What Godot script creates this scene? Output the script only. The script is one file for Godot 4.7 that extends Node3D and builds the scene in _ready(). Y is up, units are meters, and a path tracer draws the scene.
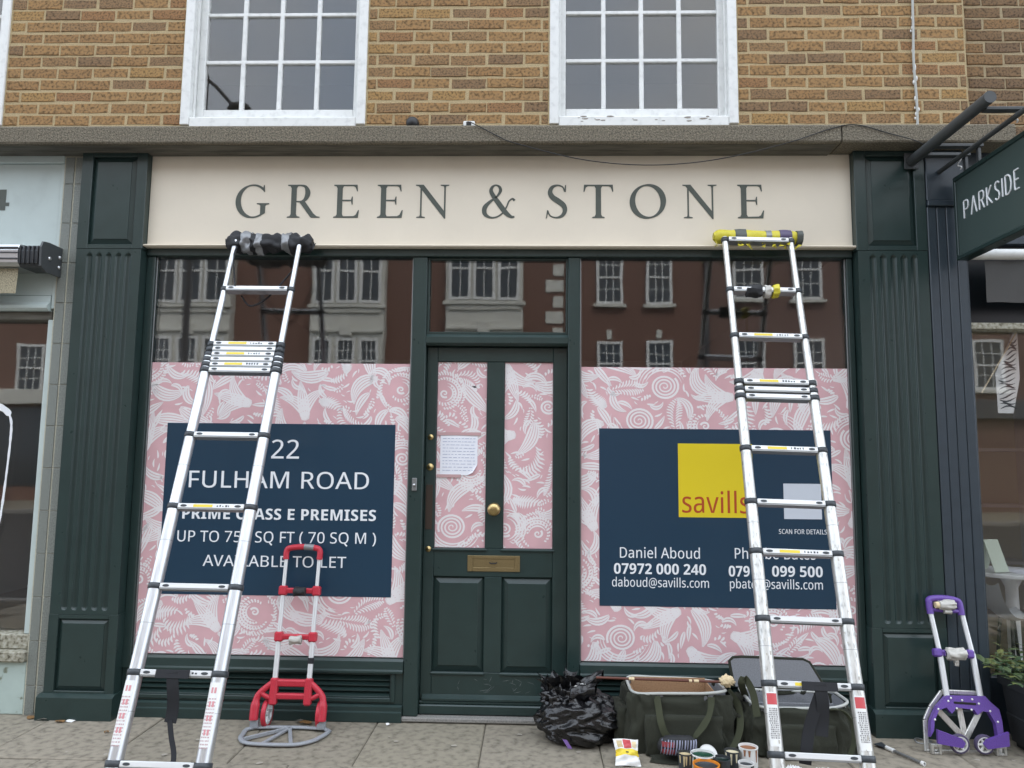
extends Node3D
# A dark green shop front under a brown brick wall, seen from the pavement. Glass plane z = 0, street towards +z, ground y = 0, middle of the door x = 0.

var M := {}
var bases := {}
var used := {}
var rng := RandomNumberGenerator.new()

# ---------------------------------------------------------------- materials
func noise_tex(sd: int, freq: float, stops: Array, octaves := 4, size := 512, kind := FastNoiseLite.TYPE_SIMPLEX_SMOOTH) -> NoiseTexture2D:
	var n := FastNoiseLite.new()
	n.seed = sd
	n.frequency = freq
	n.noise_type = kind
	n.fractal_octaves = octaves
	var t := NoiseTexture2D.new()
	t.width = size
	t.height = size
	t.seamless = true
	t.noise = n
	var g := Gradient.new()
	var offs := PackedFloat32Array()
	var cols := PackedColorArray()
	for s in stops:
		offs.append(s[0])
		cols.append(s[1])
	g.offsets = offs
	g.colors = cols
	t.color_ramp = g
	return t

func grey(v: float) -> Color:
	return Color(v, v, v)

# colour in linear values; o: tex, scale, metal, spec, bump (texture), depth (cm), rim, coat, rtex
func mat(key: String, r: float, g: float, b: float, rough := 0.6, o := {}) -> StandardMaterial3D:
	var m := StandardMaterial3D.new()
	m.resource_name = key
	m.albedo_color = Color(r, g, b).linear_to_srgb()
	m.roughness = rough
	m.metallic = o.get("metal", 0.0)
	m.metallic_specular = o.get("spec", 0.5)
	if o.has("tex") or o.has("bump") or o.has("rtex"):
		m.uv1_triplanar = true
		m.uv1_world_triplanar = o.get("world", true)
		var s: float = o.get("scale", 1.0)
		m.uv1_scale = o.get("scale3", Vector3(s, s, s))
	if o.has("tex"):
		m.albedo_texture = o.tex
	if o.has("rtex"):
		m.roughness_texture = o.rtex
	if o.has("bump"):
		m.heightmap_enabled = true
		m.heightmap_texture = o.bump
		m.heightmap_scale = o.get("depth", 0.1)
	if o.has("coat"):
		m.clearcoat_enabled = true
		m.clearcoat = o.coat
		m.clearcoat_roughness = 0.08
	if o.has("rim"):
		m.rim_enabled = true
		m.rim = o.rim
	if o.has("backlight"):
		m.backlight_enabled = true
		m.backlight = o.backlight
	M[key] = m
	return m

func glass(key: String, a := 0.02, r := 0.02, g := 0.03, b := 0.03) -> StandardMaterial3D:
	var m := StandardMaterial3D.new()
	m.resource_name = key
	m.albedo_color = Color(Color(r, g, b).linear_to_srgb(), a)
	m.transparency = BaseMaterial3D.TRANSPARENCY_ALPHA
	m.roughness = 0.018
	# old glass is never quite flat
	m.uv1_triplanar = true
	m.uv1_world_triplanar = true
	m.uv1_scale = Vector3(0.7, 0.7, 0.7)
	m.heightmap_enabled = true
	m.heightmap_texture = noise_tex(61, 0.008, [[0.0, grey(0)], [1.0, grey(1)]], 2)
	m.heightmap_scale = 0.009
	M[key] = m
	return m

# ---------------------------------------------------------------- mesh helpers
func S() -> SurfaceTool:
	var st := SurfaceTool.new()
	st.begin(Mesh.PRIMITIVE_TRIANGLES)
	st.set_smooth_group(-1)
	return st

func tri(st: SurfaceTool, a: Vector3, b: Vector3, c: Vector3) -> void:
	st.add_vertex(a)
	st.add_vertex(b)
	st.add_vertex(c)

# a triangle whose face points along out
func tri_to(st: SurfaceTool, a: Vector3, b: Vector3, c: Vector3, out: Vector3) -> void:
	if (a - c).cross(a - b).dot(out) >= 0.0:
		tri(st, a, b, c)
	else:
		tri(st, a, c, b)

func quad_to(st: SurfaceTool, a: Vector3, b: Vector3, c: Vector3, d: Vector3, out: Vector3) -> void:
	tri_to(st, a, b, c, out)
	tri_to(st, a, c, d, out)

func box(st: SurfaceTool, c: Vector3, s: Vector3, bev := 0.0, xf := Transform3D()) -> void:
	var h := s / 2.0
	if bev <= 0.0:
		for ax in 3:
			var u := (ax + 1) % 3
			var v := (ax + 2) % 3
			for sg in [-1.0, 1.0]:
				var p := []
				for q in [[-1, -1], [1, -1], [1, 1], [-1, 1]]:
					var w := Vector3()
					w[ax] = h[ax] * sg
					w[u] = h[u] * q[0]
					w[v] = h[v] * q[1]
					p.append(xf * (c + w))
				var n := Vector3()
				n[ax] = sg
				quad_to(st, p[0], p[1], p[2], p[3], xf.basis * n)
		return
	bev = minf(bev, minf(h.x, minf(h.y, h.z)) * 0.49)
	var P := func(sx: float, sy: float, sz: float, ax: int) -> Vector3:
		var sg := Vector3(sx, sy, sz)
		var w := (h - Vector3.ONE * bev) * sg
		w[ax] += bev * sg[ax]
		return xf * (c + w)
	for ax in 3:
		var u := (ax + 1) % 3
		var v := (ax + 2) % 3
		for sg in [-1.0, 1.0]:
			var p := []
			for q in [[-1.0, -1.0], [1.0, -1.0], [1.0, 1.0], [-1.0, 1.0]]:
				var w := Vector3()
				w[ax] = sg
				w[u] = q[0]
				w[v] = q[1]
				p.append(P.call(w.x, w.y, w.z, ax))
			var n := Vector3()
			n[ax] = sg
			quad_to(st, p[0], p[1], p[2], p[3], xf.basis * n)
		for s1 in [-1.0, 1.0]:
			for s2 in [-1.0, 1.0]:
				var a0 := Vector3()
				a0[u] = s1
				a0[v] = s2
				a0[ax] = -1.0
				var a1 := a0
				a1[ax] = 1.0
				var n2 := Vector3()
				n2[u] = s1
				n2[v] = s2
				quad_to(st, P.call(a0.x, a0.y, a0.z, u), P.call(a1.x, a1.y, a1.z, u), P.call(a1.x, a1.y, a1.z, v), P.call(a0.x, a0.y, a0.z, v), xf.basis * n2)
	for sx in [-1.0, 1.0]:
		for sy in [-1.0, 1.0]:
			for sz in [-1.0, 1.0]:
				tri_to(st, P.call(sx, sy, sz, 0), P.call(sx, sy, sz, 1), P.call(sx, sy, sz, 2), xf.basis * Vector3(sx, sy, sz))

# box from corner to corner
func bx(st: SurfaceTool, x0: float, x1: float, y0: float, y1: float, z0: float, z1: float, bev := 0.0) -> void:
	box(st, Vector3((x0 + x1) / 2, (y0 + y1) / 2, (z0 + z1) / 2), Vector3(absf(x1 - x0), absf(y1 - y0), absf(z1 - z0)), bev)

func bxo(called: String, m: Material, parent: Node, x0: float, x1: float, y0: float, y1: float, z0: float, z1: float, bev := 0.003) -> MeshInstance3D:
	var st := S()
	bx(st, x0, x1, y0, y1, z0, z1, bev)
	return obj(called, st, m, parent)

# polygon in x, y swept from z0 to z1
func prism(st: SurfaceTool, poly: PackedVector2Array, z0: float, z1: float, xf := Transform3D()) -> void:
	if Geometry2D.is_polygon_clockwise(poly):
		poly.reverse()
	var idx := Geometry2D.triangulate_polygon(poly)
	for zz in [[z0, -1.0], [z1, 1.0]]:
		for i in range(0, idx.size(), 3):
			var a := poly[idx[i]]
			var b := poly[idx[i + 1]]
			var c := poly[idx[i + 2]]
			tri_to(st, xf * Vector3(a.x, a.y, zz[0]), xf * Vector3(b.x, b.y, zz[0]), xf * Vector3(c.x, c.y, zz[0]), xf.basis * Vector3(0, 0, zz[1]))
	for i in poly.size():
		var a := poly[i]
		var b := poly[(i + 1) % poly.size()]
		var n := Vector3(b.y - a.y, a.x - b.x, 0)
		quad_to(st, xf * Vector3(a.x, a.y, z0), xf * Vector3(b.x, b.y, z0), xf * Vector3(b.x, b.y, z1), xf * Vector3(a.x, a.y, z1), xf.basis * n)

# flat ribbon in x, y with a width at each point
func ribbon(st: SurfaceTool, pts: Array, wid: Array, z0: float, z1: float, closed := false) -> void:
	var n := pts.size()
	var lf := []
	var rt := []
	for i in n:
		var a: Vector2 = pts[(i - 1 + n) % n] if closed else pts[maxi(i - 1, 0)]
		var b: Vector2 = pts[(i + 1) % n] if closed else pts[mini(i + 1, n - 1)]
		var d := (b - a).normalized()
		var nn := Vector2(-d.y, d.x) * float(wid[i]) / 2.0
		lf.append(pts[i] + nn)
		rt.append(pts[i] - nn)
	for i in (n if closed else n - 1):
		var j := (i + 1) % n
		var a := Vector3(lf[i].x, lf[i].y, z1)
		var b := Vector3(lf[j].x, lf[j].y, z1)
		var c := Vector3(rt[j].x, rt[j].y, z1)
		var d := Vector3(rt[i].x, rt[i].y, z1)
		quad_to(st, a, b, c, d, Vector3(0, 0, 1))
		if z0 < z1:
			var dz := Vector3(0, 0, z0 - z1)
			var up := a - d
			quad_to(st, a, b, b + dz, a + dz, up)
			quad_to(st, d, c, c + dz, d + dz, -up)

func catmull(p: Array, per := 6, closed := false) -> Array:
	var out := []
	var n := p.size()
	for i in (n if closed else n - 1):
		var a = p[(i - 1 + n) % n] if closed else p[maxi(i - 1, 0)]
		var b = p[i]
		var c = p[(i + 1) % n]
		var d = p[(i + 2) % n] if closed else p[mini(i + 2, n - 1)]
		for k in per:
			var t := float(k) / per
			out.append(0.5 * ((2.0 * b) + (c - a) * t + (2.0 * a - 5.0 * b + 4.0 * c - d) * t * t + (3.0 * b - a - 3.0 * c + d) * t * t * t))
	if not closed:
		out.append(p[n - 1])
	return out

func tube(st: SurfaceTool, pts: Array, rad, sides := 8, caps := true, closed := false, flat := Vector2(1, 1)) -> void:
	st.set_smooth_group(0)
	var n := pts.size()
	var rings := []
	var u := Vector3()
	for i in n:
		var a: Vector3 = pts[(i - 1 + n) % n] if closed else pts[maxi(i - 1, 0)]
		var b: Vector3 = pts[(i + 1) % n] if closed else pts[mini(i + 1, n - 1)]
		var d := (b - a).normalized()
		if i == 0:
			u = d.cross(Vector3.UP if absf(d.y) < 0.9 else Vector3.BACK).normalized()
		else:
			u = (u - d * u.dot(d)).normalized()
		var v := d.cross(u)
		var r: float = rad[i] if rad is Array else rad
		var ring := []
		for k in sides:
			var an := TAU * k / sides
			ring.append(pts[i] + (u * cos(an) * flat.x + v * sin(an) * flat.y) * r)
		rings.append(ring)
	for i in (n if closed else n - 1):
		var j := (i + 1) % n
		for k in sides:
			var l := (k + 1) % sides
			var mid: Vector3 = (rings[i][k] + rings[i][l] + rings[j][k] + rings[j][l]) / 4.0 - (pts[i] + pts[j]) / 2.0
			quad_to(st, rings[i][k], rings[i][l], rings[j][l], rings[j][k], mid)
	if caps and not closed:
		st.set_smooth_group(-1)
		for e in [0, n - 1]:
			var out: Vector3 = (pts[0] - pts[1]) if e == 0 else (pts[n - 1] - pts[n - 2])
			for k in sides:
				tri_to(st, pts[e], rings[e][k], rings[e][(k + 1) % sides], out)
	st.set_smooth_group(-1)

# profile of (radius, height), turned about y
func lathe(st: SurfaceTool, prof: Array, sides := 24, xf := Transform3D(), smooth := true) -> void:
	for i in prof.size() - 1:
		st.set_smooth_group(i + 1 if not smooth else 0)
		var p: Vector2 = prof[i]
		var q: Vector2 = prof[i + 1]
		for k in sides:
			var a := TAU * k / sides
			var b := TAU * (k + 1) / sides
			var ca := Vector3(cos(a), 0, sin(a))
			var cb := Vector3(cos(b), 0, sin(b))
			var n := (ca + cb) * (q.y - p.y) + Vector3.UP * 2.0 * (p.x - q.x)
			var A := ca * p.x + Vector3.UP * p.y
			var B := cb * p.x + Vector3.UP * p.y
			var C := cb * q.x + Vector3.UP * q.y
			var D := ca * q.x + Vector3.UP * q.y
			if p.x < 1e-6:
				tri_to(st, xf * A, xf * C, xf * D, xf.basis * n)
			elif q.x < 1e-6:
				tri_to(st, xf * A, xf * B, xf * C, xf.basis * n)
			else:
				quad_to(st, xf * A, xf * B, xf * C, xf * D, xf.basis * n)
	st.set_smooth_group(-1)

# smooth sheet from a function of u, v in 0..1
func sheet(st: SurfaceTool, nu: int, nv: int, f: Callable, smooth := true) -> void:
	st.set_smooth_group(0 if smooth else -1)
	var g := []
	for j in nv + 1:
		var row := []
		for i in nu + 1:
			row.append(f.call(float(i) / nu, float(j) / nv))
		g.append(row)
	for j in nv:
		for i in nu:
			var a: Vector3 = g[j][i]
			var b: Vector3 = g[j][i + 1]
			var c: Vector3 = g[j + 1][i + 1]
			var d: Vector3 = g[j + 1][i]
			tri(st, a, c, b)
			tri(st, a, d, c)
	st.set_smooth_group(-1)

# band of webbing along points, width across side direction, with thickness
func strap(st: SurfaceTool, pts: Array, side: Vector3, w: float, th: float) -> void:
	st.set_smooth_group(0)
	var n := pts.size()
	var R := []
	for i in n:
		var d: Vector3 = (pts[mini(i + 1, n - 1)] - pts[maxi(i - 1, 0)]).normalized()
		var s := (side - d * side.dot(d)).normalized()
		var o := d.cross(s)
		R.append([pts[i] + s * w / 2 + o * th / 2, pts[i] - s * w / 2 + o * th / 2, pts[i] - s * w / 2 - o * th / 2, pts[i] + s * w / 2 - o * th / 2])
	for i in n - 1:
		for k in 4:
			st.set_smooth_group(k + 1)
			var l := (k + 1) % 4
			var mid: Vector3 = (R[i][k] + R[i][l]) / 2.0 - pts[i]
			quad_to(st, R[i][k], R[i][l], R[i + 1][l], R[i + 1][k], mid)
	st.set_smooth_group(-1)

# ---------------------------------------------------------------- scene tree helpers
func numbered(called: String) -> String:
	var k: int = used.get(called, -1) + 1
	used[called] = k
	return called if k == 0 else "%s_%03d" % [called, k]

func commit(st: SurfaceTool) -> ArrayMesh:
	st.generate_normals()
	return st.commit()

func obj(called: String, shape, m: Material, parent: Node = self) -> MeshInstance3D:
	var o := MeshInstance3D.new()
	o.name = called if parent != self else numbered(called)
	o.mesh = commit(shape) if shape is SurfaceTool else shape
	o.material_override = m
	parent.add_child(o, true)
	if bases.has(parent):
		o.position = -bases[parent]
	return o

func thing(called: String, label: String, category: String, base := Vector3.ZERO, group := "", kind := "") -> Node3D:
	var o := Node3D.new()
	o.name = numbered(called)
	add_child(o)
	o.position = base
	bases[o] = base
	tag(o, label, category, group, kind)
	return o

func tag(o: Node, label: String, category: String, group := "", kind := "") -> void:
	o.set_meta("label", label)
	if category != "":
		o.set_meta("category", category)
	if group != "":
		o.set_meta("group", group)
	if kind != "":
		o.set_meta("kind", kind)

func structure(called: String, shape, m: Material, label: String) -> MeshInstance3D:
	var o := obj(called, shape, m, self)
	tag(o, label, called.replace("_", " "), "", "structure")
	return o

# a line of lettering fitted between x0 and x1 with capitals of height cap on a base line
func words(txt: String, parent: Node, m: Material, x0: float, x1: float, yb: float, cap: float, z: float, bold := false, called := "lettering") -> MeshInstance3D:
	var f := SystemFont.new()
	f.font_names = PackedStringArray(["Droid Sans"])
	f.font_weight = 700 if bold else 400
	var t := TextMesh.new()
	t.font = f
	t.text = txt
	t.font_size = 96
	t.pixel_size = 0.01
	t.depth = 0.02
	t.curve_step = 1.0
	var box_: AABB = t.get_aabb()
	var hm := TextMesh.new()
	hm.font = f
	hm.text = "H"
	hm.font_size = 96
	hm.pixel_size = 0.01
	hm.depth = 0.02
	var hb: AABB = hm.get_aabb()
	var o := MeshInstance3D.new()
	o.name = called
	o.mesh = t
	o.material_override = m
	parent.add_child(o, true)
	var sx := (x1 - x0) / box_.size.x
	var sy := cap / hb.size.y
	o.scale = Vector3(sx, sy, 0.05)
	var off := Vector3.ZERO
	if bases.has(parent):
		off = -bases[parent]
	o.position = Vector3(x0 - box_.position.x * sx, yb - hb.position.y * sy, z) + off
	return o

func sky_picture() -> ImageTexture:
	var n := FastNoiseLite.new()
	n.seed = 5
	n.frequency = 1.6
	n.fractal_octaves = 5
	var im := Image.create(512, 256, false, Image.FORMAT_RGBF)
	for y in 256:
		var el := PI * (0.5 - (y + 0.5) / 256.0)
		for x in 512:
			var az := TAU * x / 512.0
			var d := Vector3(cos(az) * cos(el), sin(el), sin(az) * cos(el))
			var q := Vector3(d.x, d.y * 2.2, d.z)
			var c := clampf(0.5 + 0.9 * n.get_noise_3dv(q), 0.0, 1.0)
			var col := Color(0.66, 0.79, 0.99).lerp(Color(0.99, 1.0, 1.0), c)
			col = col * (0.86 + 0.2 * maxf(0.0, d.y))
			if d.y < 0.0:
				col = Color(0.25, 0.24, 0.23)
			im.set_pixel(x, y, col)
	return ImageTexture.create_from_image(im)

func _ready() -> void:
	rng.seed = 11
	# ---- camera
	var cam := Camera3D.new()
	cam.name = "camera"
	cam.fov = 54.85
	cam.near = 0.05
	cam.far = 400.0
	cam.position = Vector3(0.228, 1.44, 4.30)
	cam.rotation_order = EULER_ORDER_YXZ
	cam.rotation_degrees = Vector3(6.04, 1.65, 0.61)
	add_child(cam)
	cam.current = true
	# ---- sky and exposure: a bright overcast day
	var env := Environment.new()
	env.background_mode = Environment.BG_SKY
	var sky := Sky.new()
	var sm := PanoramaSkyMaterial.new()
	sm.panorama = sky_picture()
	sm.energy_multiplier = 1.0
	sky.sky_material = sm
	env.sky = sky
	env.tonemap_mode = Environment.TONE_MAPPER_LINEAR
	env.tonemap_exposure = 3.05
	env.sdfgi_enabled = true
	env.ssao_enabled = true
	env.ssil_enabled = true
	var we := WorldEnvironment.new()
	we.name = "environment"
	we.environment = env
	add_child(we)
	# ---- the sun behind cloud, high behind this row of shops
	var sun := DirectionalLight3D.new()
	sun.name = "sun"
	sun.light_energy = 0.35
	sun.light_color = Color(1.0, 0.95, 0.88)
	sun.light_angular_distance = 25.0
	sun.shadow_enabled = true
	sun.rotation_degrees = Vector3(-50, 160, 0)
	add_child(sun)

	make_materials()
	make_ground()
	make_brick_building()
	make_side_building()
	make_shop_front()
	make_neighbour_left()
	make_neighbour_right()
	make_opposite()
	make_sign()
	make_graphics()
	make_wires()
	make_projecting_sign()
	make_ladders()
	make_trucks()
	make_bags()
	make_pots()
	make_planter()
	make_litter()

func make_materials() -> void:
	var fine := noise_tex(1, 0.05, [[0.0, grey(0.72)], [0.5, grey(0.92)], [1.0, grey(1.0)]])
	var blotch := noise_tex(2, 0.012, [[0.0, grey(0.72)], [0.45, grey(0.9)], [1.0, grey(1.0)]], 5)
	var grit := noise_tex(3, 0.16, [[0.0, grey(0.5)], [0.38, grey(0.76)], [0.55, grey(0.84)], [0.7, grey(0.88)], [0.8, Color(1, 0.98, 0.94)]], 5)
	var bumpy := noise_tex(4, 0.08, [[0.0, grey(0)], [1.0, grey(1)]], 4)
	var bumpfine := noise_tex(5, 0.25, [[0.0, grey(0)], [1.0, grey(1)]], 2)
	var brickface := noise_tex(6, 0.03, [[0.12, grey(0.5)], [0.32, grey(0.78)], [0.5, grey(0.92)], [0.72, Color(1, 0.98, 0.95)], [0.9, Color(1, 0.94, 0.86)]], 5)
	var streak := noise_tex(7, 0.012, [[0.0, grey(0.92)], [0.5, grey(0.98)], [1.0, grey(1.0)]], 5)
	var rough := noise_tex(8, 0.012, [[0.0, grey(0.82)], [1.0, grey(1.0)]], 4)
	M["tex_rough"] = null
	# brickwork
	var tones := [[0.375, 0.234, 0.112], [0.345, 0.213, 0.104], [0.27, 0.178, 0.104], [0.41, 0.262, 0.117], [0.33, 0.212, 0.112], [0.345, 0.20, 0.102], [0.30, 0.197, 0.112]]
	for i in tones.size():
		mat("brick%d" % i, tones[i][0], tones[i][1], tones[i][2], 0.92, {"tex": brickface, "scale": 2.6 + 0.3 * i, "bump": bumpy, "depth": 0.25, "spec": 0.3})
	for i in 4:
		mat("darkbrick%d" % i, [0.275, 0.235, 0.215, 0.29][i], [0.178, 0.155, 0.145, 0.182][i], [0.098, 0.09, 0.09, 0.095][i], 0.92, {"tex": brickface, "scale": 2.8 + 0.3 * i, "bump": bumpy, "depth": 0.25, "spec": 0.3})
	mat("mortar", 0.68, 0.54, 0.32, 0.95, {"tex": fine, "scale": 5.0, "bump": bumpfine, "depth": 0.3, "spec": 0.2})
	mat("darkmortar", 0.58, 0.47, 0.30, 0.95, {"tex": fine, "scale": 5.0, "bump": bumpfine, "depth": 0.3, "spec": 0.2})
	mat("concrete", 0.29, 0.258, 0.20, 0.95, {"tex": grit, "scale": 0.9, "bump": bumpfine, "depth": 0.5, "spec": 0.2})
	mat("darkdrab", 0.15, 0.14, 0.115, 0.9, {"tex": blotch, "scale3": Vector3(0.6, 4.0, 4.0)})  # dark brown grey, mottling drawn out along x
	# paint
	mat("green", 0.022, 0.0415, 0.0385, 0.33, {"tex": streak, "scale": 1.1, "rtex": rough})
	mat("bluegrey", 0.032, 0.045, 0.057, 0.38, {"tex": streak, "scale": 1.2, "rtex": rough})
	mat("cream", 0.76, 0.685, 0.56, 0.5, {"tex": noise_tex(21, 0.006, [[0.0, grey(0.965)], [1.0, grey(1.0)]], 4), "scale": 0.6})
	mat("letter", 0.075, 0.088, 0.072, 0.5, {"tex": streak, "scale": 3.0})
	mat("white", 0.78, 0.79, 0.77, 0.5, {"tex": noise_tex(22, 0.025, [[0.0, grey(0.9)], [0.4, grey(0.98)], [1.0, grey(1.0)]], 5), "scale": 1.2})
	mat("oldwood", 0.36, 0.33, 0.29, 0.9, {"tex": fine, "scale": 4.0})
	mat("mint", 0.49, 0.565, 0.545, 0.5, {"tex": noise_tex(23, 0.015, [[0.0, grey(0.94)], [0.4, grey(0.98)], [1.0, grey(1.0)]], 5), "scale": 0.6})
	mat("mintdirty", 0.43, 0.52, 0.48, 0.6, {"tex": noise_tex(24, 0.02, [[0.0, Color(0.32, 0.28, 0.22)], [0.2, Color(0.7, 0.68, 0.62)], [0.3, grey(0.96)], [1.0, grey(1.0)]], 5), "scale": 0.9})
	mat("oldsill", 0.5, 0.5, 0.44, 0.8, {"tex": noise_tex(25, 0.03, [[0.0, Color(0.3, 0.27, 0.22)], [0.4, Color(0.75, 0.73, 0.68)], [1.0, grey(1.0)]], 5), "scale": 2.0})
	mat("tile", 0.29, 0.315, 0.285, 0.55, {"tex": grit, "scale": 1.6})
	mat("grout", 0.55, 0.53, 0.42, 0.9, {"tex": fine, "scale": 4.0})
	mat("brass", 0.62, 0.47, 0.22, 0.32, {"metal": 1.0, "tex": fine, "scale": 6.0})
	mat("agedbrass", 0.40, 0.31, 0.16, 0.42, {"metal": 0.9, "tex": fine, "scale": 6.0})
	mat("skysheengreen", 0.05, 0.075, 0.07, 0.4)  # green lightened: the sky reflected in the panel is put into its colour
	mat("steel", 0.55, 0.56, 0.57, 0.35, {"metal": 1.0})
	mat("graymetal", 0.30, 0.31, 0.31, 0.4, {"metal": 0.8})
	mat("plaster", 0.62, 0.60, 0.56, 0.9)
	mat("floorboards", 0.26, 0.19, 0.12, 0.6)
	mat("black", 0.012, 0.012, 0.013, 0.5)
	mat("paper", 0.82, 0.83, 0.88, 0.7)
	mat("ink", 0.30, 0.34, 0.50, 0.8)
	glass("glass")
	glass("glassdark", 0.35, 0.01, 0.012, 0.012)
	# graphics
	mat("pink", 0.70, 0.43, 0.455, 0.3, {"tex": noise_tex(26, 0.01, [[0.0, grey(0.95)], [1.0, grey(1.0)]], 3), "scale": 1.0})
	mat("printwhite", 0.80, 0.76, 0.76, 0.3)
	mat("navy", 0.013, 0.041, 0.074, 0.28)
	mat("yellow", 0.72, 0.56, 0.018, 0.35)
	mat("redprint", 0.42, 0.06, 0.015, 0.4)
	mat("textwhite", 0.80, 0.82, 0.84, 0.4)
	# aluminium, plastics
	mat("alu", 0.72, 0.735, 0.75, 0.36, {"metal": 0.85, "tex": noise_tex(27, 0.02, [[0.0, grey(0.86)], [1.0, grey(1.0)]], 4), "scale3": Vector3(6, 0.6, 6), "world": false})
	mat("aluworn", 0.72, 0.715, 0.68, 0.4, {"metal": 0.75, "tex": noise_tex(28, 0.03, [[0.0, grey(0.55)], [0.35, grey(0.92)], [1.0, grey(1.0)]], 5), "scale3": Vector3(5, 1.2, 5), "world": false})
	mat("rung", 0.70, 0.71, 0.71, 0.4, {"metal": 0.35})
	mat("collar", 0.036, 0.042, 0.048, 0.45)
	mat("stickyellow", 0.75, 0.58, 0.05, 0.45)
	mat("stickred", 0.52, 0.07, 0.08, 0.45)
	mat("fadedred", 0.60, 0.26, 0.28, 0.5)
	mat("darkmetal", 0.055, 0.06, 0.062, 0.5)
	mat("stickwhite", 0.74, 0.74, 0.72, 0.45)
	mat("webbing", 0.014, 0.015, 0.018, 0.85)
	mat("duct", 0.32, 0.33, 0.34, 0.4, {"tex": fine, "scale": 30.0, "metal": 0.3})
	mat("blackcloth", 0.02, 0.021, 0.024, 0.6, {"bump": bumpy, "depth": 0.2, "scale": 12.0})
	mat("yellowwrap", 0.78, 0.68, 0.05, 0.5, {"tex": fine, "scale": 9.0})
	mat("greywrap", 0.09, 0.10, 0.09, 0.6)
	mat("purple", 0.15, 0.072, 0.38, 0.45, {"tex": fine, "scale": 7.0})
	mat("red", 0.60, 0.03, 0.055, 0.45, {"tex": fine, "scale": 7.0})
	mat("greyplastic", 0.34, 0.36, 0.385, 0.5, {"tex": fine, "scale": 7.0})
	mat("bubble", 0.62, 0.60, 0.55, 0.25, {"tex": fine, "scale": 25.0})
	# fabrics and small things
	mat("binbag", 0.006, 0.006, 0.007, 0.24, {"spec": 0.55, "bump": bumpy, "depth": 0.18, "scale": 2.2})
	mat("olive", 0.030, 0.033, 0.020, 0.9, {"tex": fine, "scale": 9.0, "bump": bumpfine, "depth": 0.15, "rim": 0.15})
	mat("olivestrap", 0.052, 0.058, 0.030, 0.9, {"tex": fine, "scale": 20.0})
	mat("piping", 0.42, 0.43, 0.40, 0.6)
	mat("liner", 0.26, 0.27, 0.29, 0.45, {"tex": fine, "scale": 6.0})
	mat("card", 0.40, 0.24, 0.13, 0.85, {"tex": fine, "scale": 5.0})
	mat("stick", 0.11, 0.035, 0.022, 0.4)
	mat("rag", 0.72, 0.58, 0.36, 0.9)
	mat("leaf0", 0.05, 0.08, 0.022, 0.55, {"backlight": Color(0.1, 0.15, 0.03)})
	mat("leaf1", 0.11, 0.125, 0.03, 0.55, {"backlight": Color(0.15, 0.16, 0.03)})
	mat("leaf2", 0.035, 0.07, 0.025, 0.55)
	mat("soil", 0.03, 0.022, 0.015, 0.95)
	mat("planter", 0.022, 0.024, 0.027, 0.6, {"tex": fine, "scale": 4.0})
	mat("deadleaf", 0.20, 0.11, 0.04, 0.85)
	# street
	for i in 4:
		mat("slab%d" % i, [0.305, 0.285, 0.325, 0.295][i], [0.272, 0.255, 0.288, 0.265][i], [0.215, 0.20, 0.228, 0.205][i], 0.9, {"tex": noise_tex(31 + i, 0.03, [[0.0, grey(0.68)], [0.3, grey(0.87)], [0.55, grey(0.95)], [1.0, grey(1.0)]], 6), "scale": 1.1, "bump": bumpfine, "depth": 0.15, "spec": 0.35})
	mat("joint", 0.10, 0.088, 0.066, 0.95, {"tex": fine, "scale": 6.0})
	mat("asphalt", 0.05, 0.05, 0.052, 0.9, {"tex": grit, "scale": 2.0})
	mat("kerb", 0.28, 0.27, 0.25, 0.9, {"tex": fine, "scale": 3.0})
	mat("earth", 0.12, 0.11, 0.10, 0.95)
	mat("redbrick", 0.235, 0.128, 0.096, 0.92, {"tex": noise_tex(41, 0.08, [[0.0, grey(0.6)], [0.5, grey(0.9)], [1.0, grey(1.0)]], 4), "scale3": Vector3(0.7, 1.6, 0.7)})
	mat("redbrick2", 0.235, 0.145, 0.12, 0.92, {"tex": noise_tex(42, 0.08, [[0.0, grey(0.6)], [0.5, grey(0.9)], [1.0, grey(1.0)]], 4), "scale3": Vector3(0.7, 1.6, 0.7)})
	mat("stone", 0.66, 0.66, 0.60, 0.8, {"tex": streak, "scale": 0.5})
	mat("slate", 0.07, 0.075, 0.085, 0.7)
	mat("farglass", 0.035, 0.045, 0.055, 0.05)
	mat("lead", 0.05, 0.05, 0.055, 0.5)
	# crack and stain tones
	mat("gum", 0.33, 0.30, 0.25, 0.8)

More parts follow.
